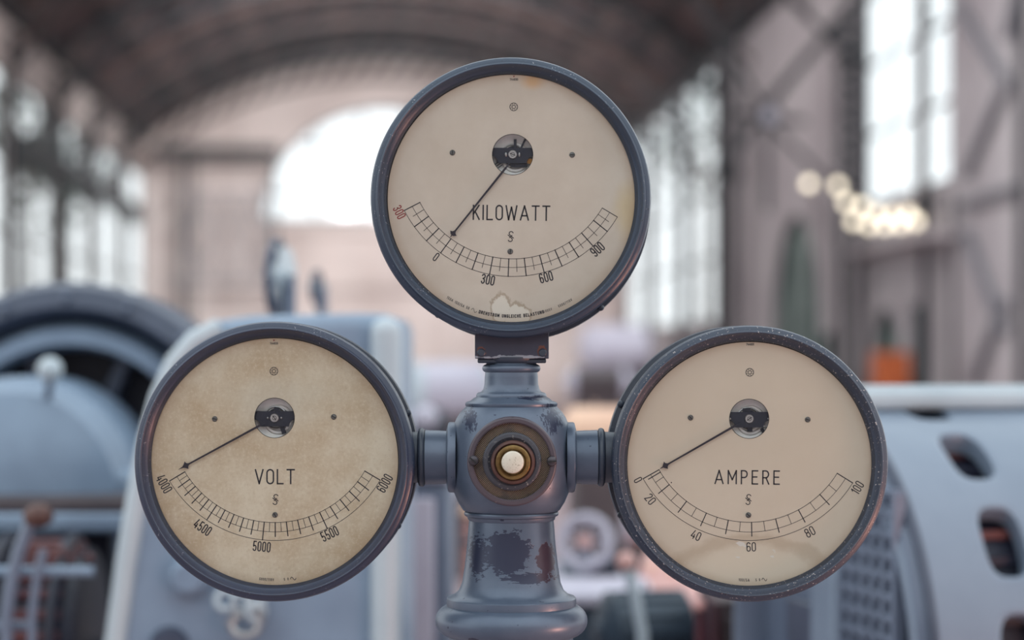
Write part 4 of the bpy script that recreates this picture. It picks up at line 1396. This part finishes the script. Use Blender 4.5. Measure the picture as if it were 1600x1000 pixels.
# ------------------------------------------------------------------ gauges
def gauge(name_word, cfg):
    rc, rr = cfg['rim']                 # rim centre px, radius px (at the rim's front)
    dc, dr = cfg['dial']
    pv = cfg['pivot']
    YR = -0.02
    s0 = S(0.0)
    root = thing('gauge', P(dc[0], dc[1], 0.0), cfg['label'], 'gauge', 'three round gauges on the column')
    rimm, dialm = cfg['mats']
    cr = P(rc[0], rc[1], YR)
    cr.y = 0
    Ro = rr * S(YR)
    Rd = dr * s0
    q = Ro / 0.2032
    prof = [(Rd - 0.0008, 0.0), (Rd - 0.0008, 0.0035), (Rd + 0.0004, 0.0055), (Rd + 0.004, 0.0085), (Rd + 0.008, 0.0135), (Rd + 0.0105, 0.0195), (Rd + 0.0118, 0.0205), (Rd + 0.0130, 0.0198),
            (Rd + 0.0142, 0.0180), (Ro - 0.005, 0.0168), (Ro - 0.0018, 0.0140), (Ro, 0.009), (Ro + 0.0002, 0.0), (Ro, -0.014), (Ro - 0.004, -0.017), (Rd - 0.0008, -0.017)]
    rim = MB().lathe(prof, cr, Yn, 160, True).build('rim', M[rimm], root, angle=28)
    co = Vector(cfg.get('case_off', (0, 0, 0)))
    dep = cfg.get('depth', 0.09)
    cs = MB().lathe([(Ro - 0.008, -0.015), (Ro - 0.009, -(dep - 0.02)), (Ro - 0.001, -(dep - 0.017)), (Ro, -dep), (Ro - 0.003, -dep - 0.006), (0, -dep - 0.008)], cr + co, Yn, 128).build('case', M['case'], root, angle=30)
    for a in cfg.get('bolts', ()):
        p = cr + co + Vector((math.sin(R_(a)), 0, math.cos(R_(a)))) * (Ro - 0.004) + Vector((0, dep - 0.02, 0))
        MB().ball(p, 0.0055, 12, 8).build('case_bolt', M['case'], cs)
    # dial with the round window cut out
    c3 = P(dc[0], dc[1], 0)
    p3 = P(pv[0], pv[1], 0)
    N = 128
    vs, fs = [], []
    hr = cfg['hole'] * s0
    levels = 6
    for i in range(N):
        a = 2 * math.pi * i / N
        dx, dz = math.cos(a), math.sin(a)
        ox, oz = p3.x - c3.x, p3.z - c3.z
        b = ox * dx + oz * dz
        Rt = Rd + 0.0012
        tt_ = -b + math.sqrt(b * b - (ox * ox + oz * oz - Rt * Rt))
        for j in range(levels + 1):
            r = hr + (tt_ - hr) * j / levels
            vs.append(Vector((p3.x + dx * r, 0, p3.z + dz * r)))
        vs.append(Vector((p3.x + dx * hr, 0.0016, p3.z + dz * hr)))
    L = levels + 2
    for i in range(N):
        i2 = (i + 1) % N
        for j in range(levels):
            fs.append((i * L + j, i * L + j + 1, i2 * L + j + 1, i2 * L + j))
        fs.append((i * L, i2 * L, i2 * L + L - 1, i * L + L - 1))
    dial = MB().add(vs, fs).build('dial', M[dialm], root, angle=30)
    YT = -0.0002

    def A(angle_left, R):   # point px on the scale circle; angle from straight down, + = left
        return (pv[0] - R * math.sin(R_(angle_left)), pv[1] + R * math.cos(R_(angle_left)))

    def to3(q):
        return P(q.x, q.y, YT)
    sc = MB()
    aL, aR = cfg['ends']
    for R, wd, aa in cfg['arcs']:
        n = 60
        ribbon(sc, [A(aL + (aR - aL) * i / n, R) for i in range(n + 1)], wd, to3)
    sc.build('scale_arc', M['ink_thin'], dial, smooth=False)
    for (lst, nm, mt) in ((cfg['major'], 'major_ticks', 'ink'), (cfg['minor'], 'minor_ticks', 'ink_thin')):
        tm = MB()
        for a, R0, R1, wd in lst:
            ribbon(tm, [A(a, R0), A(a, R1)], wd, to3)
        tm.build(nm, M[mt], dial, smooth=False)
    for txt, x, y, ang, h, wd, sq, mt in cfg['numerals']:
        m_ = MB()
        layout(m_, txt, x, y, h, wd, ang, 3.1, YT, sq)
        m_.build('numeral', M[mt], dial, smooth=False)
    txt, x, y, h, wd, tot, sq, ang = cfg['word']
    m_ = MB()
    layout(m_, txt, x, y, h, wd, ang, 0, YT, sq, tot)
    m_.build('unit_word', M['ink'], dial, smooth=False)
    # entwined double-S mark
    lx, ly = cfg['mark']
    m_ = MB()
    hook = arcp(0.7, 5.2, 3.1, 2.6, 10, 195, 8) + [(-1.6, 2.8), (4.2, -2.4)]
    ribbon(m_, [(lx + x_, ly - y_) for x_, y_ in hook], 1.35, to3)
    ribbon(m_, [(lx - x_, ly + y_) for x_, y_ in hook], 1.35, to3)
    ribbon(m_, [(lx - 2.2, ly + 2.0), (lx + 2.2, ly - 2.0)], 1.1, to3)
    m_.build('maker_mark', M['ink'], dial, smooth=False)
    # ring symbol with spokes
    lx, ly = cfg['ringmark']
    m_ = MB()
    for R, wd in ((6.1, 1.1), (2.6, 0.9)):
        ribbon(m_, [(lx + R * math.cos(2 * math.pi * i / 24), ly + R * math.sin(2 * math.pi * i / 24)) for i in range(24)] + [(lx + R, ly)], wd, to3)
    for i in range(8):
        a = 2 * math.pi * (i + 0.5) / 8
        ribbon(m_, [(lx + 2.4 * math.cos(a), ly + 2.4 * math.sin(a)), (lx + 6 * math.cos(a), ly + 6 * math.sin(a))], 0.7, to3)
    m_.build('ring_mark', M['ink_thin'], dial, smooth=False)
    for txt, R, am, h, wd, tot, sq, mt in cfg['fine']:
        m_ = MB()
        arc_text(m_, txt, dc[0], dc[1], R, am, h, wd, 0, YT, sq, tot)
        m_.build('fine_print', M[mt], dial, smooth=False)
    x, y, txt, mt = cfg['serial']
    m_ = MB()
    layout(m_, txt, x, y, 3.0, 0.8, 0, 0.9, YT)
    m_.build('serial_number', M[mt], dial, smooth=False)
    m_ = MB()
    m_.add([P(x - 1.6, y - 5.6, YT), P(x + 1.6, y - 5.6, YT), P(x, y - 2.8, YT)], [(0, 1, 2)])
    m_.build('red_arrow_mark', M['red_ink'], dial, smooth=False)
    for x, y in cfg.get('dots', ()):
        MB().lathe([(1.0 * s0, 0), (0, 0.0001)], P(x, y, YT), Yn, 8).build('ink_dot', M['ink'], dial)
    for x, y, an in cfg['screws']:
        c = P(x, y, 0)
        o = MB().lathe([(4.4 * s0, 0.0), (4.4 * s0, 0.0008), (3.4 * s0, 0.0018), (0, 0.0024)], c, Yn, 20).build('dial_screw', M['screw'], root)
        MB().box(c + Vector((0, -0.0019, 0)), (7.4 * s0, 0.0012, 1.2 * s0), rot=Matrix.Rotation(R_(an), 3, 'Y')).build('screw_slot', M['slot'], o, smooth=False)
    MB().torus(c3 + Vector((0, -0.0006, 0)), Yn, Rd - 0.0006, 0.0007, 160, 6).build('dial_shadow_ring', M['slot'], rim)  # dark ring added for the shadow line around the dial
    MB().torus(p3 + Vector((0, 0.0, 0)), Yn, hr, 0.0004, 64, 6).build('window_edge', M['slot'], dial)
    # movement behind the window
    pm = P(pv[0], pv[1], 0)
    mv = MB().lathe([(56 * s0, -0.004), (44 * s0, -0.010), (30 * s0, -0.016), (24 * s0, -0.017), (22 * s0, -0.0145), (19 * s0, -0.0145), (17 * s0, -0.018), (0, -0.019)], pm + Vector((4 * s0, 0, -3 * s0)), Yn, 64).build('movement_cup', M['cup'], root)
    MB().torus(pm + Vector((0, 0.014, 0)), Yn, 17 * s0, 1.6 * s0, 48, 8).build('coil_ring', M['steel'], mv)
    MB().torus(pm + Vector((0, 0.0125, 0)), Yn, 12.5 * s0, 1.6 * s0, 48, 8).build('coil_ring', M['bridge'], mv)
    br = [(-46, 10.5), (46, 10.5), (46, -1.5)] + [(31 - 12 * math.sin(R_(a)) + 3, -13.5 + 11.5 * math.cos(R_(a))) for a in range(0, 91, 15)] + \
         [(-31 + 12 * math.sin(R_(a)) - 3, -13.5 + 11.5 * math.cos(R_(a))) for a in range(90, -1, -15)] + [(-46, -1.5)]
    br = [(x_, y_) for x_, y_ in br]
    Yb = 0.006
    MB().prism([P(pv[0] + x_, pv[1] - y_, Yb) for x_, y_ in br], (0, 0.003, 0)).build('bridge', M['bridge'], root, smooth=False)
    o = MB().lathe([(7 * s0, 0.0), (7 * s0, 0.002), (6.2 * s0, 0.003), (0, 0.003)], P(pv[0], pv[1], Yb), Yn, 28).build('pivot_screw', M['steel'], root, angle=30)
    MB().torus(P(pv[0], pv[1], Yb) + Vector((0, -0.003, 0)), Yn, 3 * s0, 0.5 * s0, 20, 6).build('jewel_ring', M['screw'], o)
    MB().box(P(pv[0], pv[1], Yb) + Vector((0, -0.0032, 0)), (9 * s0, 0.0006, 1.2 * s0), rot=Matrix.Rotation(R_(cfg['pslot']), 3, 'Y')).build('screw_slot', M['slot'], o, smooth=False)
    for s_ in (-1, 1):
        MB().ball(P(pv[0] + s_ * cfg['studx'], pv[1], Yb) + Vector((0, -0.0004, 0)), 1.9 * s0, 10, 6, cfg.get('studh', 1.0)).build('bridge_stud', M['steel'], root)
    for x_, y_, w_, h_, an, mt in cfg['bits']:
        MB().box(P(pv[0] + x_, pv[1] - y_, 0.011), (w_ * s0, 0.002, h_ * s0), rot=Matrix.Rotation(R_(an), 3, 'Y')).build('movement_lever', M[mt], root, smooth=False)
    # needle: shaft, spade-shaped head, tip
    (xa, ya), (xb, yb) = cfg['needle']
    Yp = -0.0045
    a, b = Vector((xa, ya)), Vector((xb, yb))
    dn = (b - a).normalized()
    nn = Vector((-dn.y, dn.x))
    Lh = (b - a).length
    hs_ = cfg['head']
    shape = [(0, 1.7), (Lh - hs_ - 6, 1.25), (Lh - hs_ - 3.5, 1.6), (Lh - hs_ - 1.2, 3.2), (Lh - hs_, 6.6), (Lh - hs_ + 1.2, 5.2), (Lh - hs_ + 4, 2.6), (Lh - hs_ * 0.5, 1.0), (Lh, 0.3)]
    out = [a + dn * s_ + nn * w_ for s_, w_ in shape] + [a + dn * s_ - nn * w_ for s_, w_ in reversed(shape)]
    nd = MB().prism([P(p_.x, p_.y, Yp) for p_ in out], (0, 0.0012, 0)).build('needle', M['needle'], root, smooth=False)
    tl = [a - dn * 9 + nn * 1.0, a + dn * 5 + nn * 1.4, a + dn * 5 - nn * 1.4, a - dn * 9 - nn * 1.0]
    MB().prism([P(p_.x, p_.y, Yp + 0.0013) for p_ in tl], (0, 0.003, 0)).build('needle_shank', M['bridge'], nd, smooth=False)
    MB().lathe([(Rd + 0.0025, 0.0), (Rd + 0.0025, 0.001), (0, 0.0015)], P(dc[0], dc[1], 0) + Vector((0, -0.0072, 0)), Yn, 96).build('glass', M['gauge_glass'], root)
    return root


top_major = [(62.7, 163, 190.5, 1.5)] + [(a, 163, 190.5, 1.6) for a in (53.7, 45, 36.2, 27.7, 19.4, 10.9, 2.1, -6.4, -15.0, -23.9, -32.8, -41.3, -50.9)] + [(-59.2, 163, 190.5, 1.2)]
tm_ = [t_[0] for t_ in top_major]
top_minor = [((a + b) / 2, 163, 183, 0.9) for a, b in zip(tm_[:-1], tm_[1:])]
gauge('kilowatt', dict(
    label='top gauge reading KILOWATT, its needle crossing the word', rim=((798, 308), 220), dial=((799, 310), 194.6), pivot=(801, 241.5), hole=31.8,
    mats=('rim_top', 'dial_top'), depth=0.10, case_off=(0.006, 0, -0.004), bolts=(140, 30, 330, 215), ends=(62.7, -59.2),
    arcs=((163, 0.9, 0), (176.5, 0.8, 0), (190.5, 0.9, 0)), major=top_major, minor=top_minor,
    numerals=[('300', 624, 331.5, 62.7, 13.2, 1.6, 0.72, 'red_ink'), ('0', 681.5, 401.5, 36.5, 13, 1.6, 0.8, 'ink'), ('300', 762.5, 437, 11, 14, 1.9, 0.74, 'ink'),
              ('600', 853.2, 433, -15, 14, 1.9, 0.74, 'ink'), ('900', 933.5, 389.5, -41.5, 14, 1.9, 0.74, 'ink')],
    word=('KILOWATT', 799.3, 332.5, 22, 2.3, 121.5, 0.90, 0.8), mark=(798, 369.6), ringmark=(802.7, 167),
    fine=[('DREHSTROM UNGLEICHE BELASTUNG', 184, 0.0, 4.3, 1.15, 103, 0.9, 'ink'), ('150A 150/5A 50', 184, -27.0, 3.8, 0.75, 39, 0.85, 'ink_soft'), ('~', 184, -18.4, 5.0, 0.8, 0, 1.1, 'ink_soft'),
          ('5000V', 184, 18.0, 3.6, 0.65, 14, 0.8, 'ink_soft'), ('5000/110V', 184, 27.2, 3.6, 0.7, 24, 0.8, 'ink_soft')],
    serial=(803, 124, '744830', 'ink_soft'), screws=[(707, 238.6, 90), (894, 242, 0), (797.3, 393, 90)], pslot=20, studx=10.5, studh=1.9,
    bits=[(4, 16, 4.5, 16, 0, 'bridge'), (16, 16, 3, 18, 25, 'bridge'), (24, -10, 12, 8, 10, 'amber'), (-22, -16, 12, 1.2, -35, 'bridge'), (-20, -19, 12, 1.2, -35, 'bridge'), (-24, -13, 12, 1.2, -35, 'bridge'), (10, -16, 26, 8, 0, 'bridge'),
          (-18, -8, 14, 10, 0, 'bridge')],
    needle=((790.5, 262), (703.5, 370.5)), head=8))

la = [59.0, 33.6, 5.65, -25.5, -59.5]
lmaj, lmin = [], []
allt = []
# unevenly spread scale: quadratic through the labelled values
ang = lambda v: 59.0 - 25.4 * v - 1.32 * v * (v - 1) - 0.02 * v * (v - 1) * (v - 2)
for i in range(4):
    for j in range(10):
        f = j / 10
        # local quadratic between labelled marks
        a0, a1 = la[i], la[i + 1]
        bend = 0.7
        a = a0 + (a1 - a0) * f + bend * 4 * f * (1 - f) * 0.5
        if j == 0:
            lmaj.append((a, 163.5, 191.5, 1.6))
        elif j % 2 == 0:
            lmaj.append((a, 163.5, 185.5, 1.6))
        else:
            lmin.append((a, 163.5, 178, 0.9))
lmaj.append((la[-1], 163.5, 191.5, 1.6))
gauge('volt', dict(
    label='left gauge reading VOLT, scale 4000 to 6000', rim=((427.5, 721.7), 219.5), dial=((429.2, 721.3), 194.2), pivot=(429, 653), hole=31.2,
    mats=('rim_left', 'dial_left'), depth=0.095, case_off=(0.002, 0, 0), bolts=(70, 120, 250), ends=(59.0, -59.5),
    arcs=((163.5, 0.9, 0), (178, 0.8, 0), (191.5, 0.9, 0)), major=lmaj, minor=lmin,
    numerals=[('4000', 256.4, 756, 60, 14.3, 1.7, 0.70, 'ink'), ('4500', 316.6, 824, 33.6, 14.3, 1.8, 0.70, 'ink'), ('5000', 409, 854, 5.6, 14.3, 1.8, 0.70, 'ink'), ('5500', 515, 834, -25.5, 14.3, 1.8, 0.70, 'ink'), ('6000', 601, 755, -59.5, 14.3, 1.7, 0.70, 'ink')],
    word=('VOLT', 429.5, 744.8, 21.8, 2.3, 63, 0.96, 0), mark=(430.4, 780.5), ringmark=(428, 580),
    fine=[('5000/110V', 184.5, -3.9, 3.6, 0.75, 23, 0.8, 'ink_soft'), ('50', 184.5, 5.6, 3.4, 0.75, 7.5, 0.9, 'ink_soft'), ('~', 184.5, 9.0, 4.6, 1.0, 0, 1.2, 'ink')],
    serial=(428, 536.4, '744826', 'ink_soft'), screws=[(335.6, 654.6, 10), (521.6, 651.3, 30), (429.8, 804.5, 60)], pslot=55, studx=10.5,
    bits=[(13, -18, 7, 14, -20, 'bridge'), (23, -12, 2, 12, 30, 'steel'), (19, -15, 2, 12, 30, 'steel'), (3, 13, 8, 6, 20, 'bridge')],
    needle=((407, 664.2), (279, 733.6)), head=14))

ra = [(60.5, 1), (59.0, 2), (55.8, 0), (50.5, 2), (43.7, 0), (37.2, 2), (30.6, 0), (24.4, 2), (18.0, 0), (11.6, 2), (4.9, 0), (-1.3, 2), (-8.05, 0), (-14.8, 2), (-21.9, 0), (-28.4, 2), (-36, 0), (-43, 2), (-50.3, 0), (-58.2, 1)]
gauge('ampere', dict(
    label='right gauge reading AMPERE, scale 0 to 100', rim=((1173, 725), 216.6), dial=((1170.9, 725), 192), pivot=(1170.6, 654.3), hole=30.8,
    mats=('rim_right', 'dial_right'), depth=0.11, case_off=(-0.004, 0, 0.001), bolts=(295, 245, 60), ends=(60.5, -58.2),
    arcs=((161.8, 0.9, 0), (177, 0.8, 0), (190.3, 0.9, 0)),
    major=[(a, 161.8, 190.3 if t_ == 1 else 183.5, 1.5) for a, t_ in ra if t_], minor=[(a, 161.8, 177, 0.9) for a, t_ in ra if not t_],
    numerals=[('0', 997, 750, 62, 12.4, 1.5, 0.85, 'ink'), ('20', 1016.2, 780, 50.8, 12.8, 1.5, 0.92, 'ink'), ('40', 1087.5, 836.5, 24.4, 12.8, 1.5, 0.92, 'ink'), ('60', 1173.7, 854.5, -1.3, 13.2, 1.5, 0.92, 'ink'),
              ('80', 1265.4, 831, -28.4, 13.4, 1.5, 0.92, 'ink'), ('100', 1339.8, 762, -58.2, 13.4, 1.5, 0.80, 'ink')],
    word=('AMPERE', 1167.6, 745.8, 20.5, 2.1, 102.5, 0.98, 0.6), mark=(1169.4, 780.5), ringmark=(1171.5, 581.8),
    fine=[('100/5A', 181.5, -2.6, 3.8, 0.75, 17, 0.9, 'ink_soft'), ('50', 181.5, 4.2, 3.6, 0.8, 7.5, 0.9, 'ink_soft'), ('~', 181.5, 7.4, 4.4, 0.9, 0, 1.1, 'ink')],
    serial=(1172, 538, '744831', 'ink_soft'), dots=((1049, 754),), screws=[(1079, 652.6, 45), (1262, 655.6, 20), (1169.4, 804.8, 40)], pslot=-35, studx=30,
    bits=[(1, -15, 8, 10, 0, 'bridge'), (-4, 13, 12, 7, 0, 'bridge'), (22, -20, 12, 5, 60, 'bridge'), (24, -12, 10, 1.4, 30, 'steel')],
    needle=((1149, 665), (1031, 732.5)), head=11))
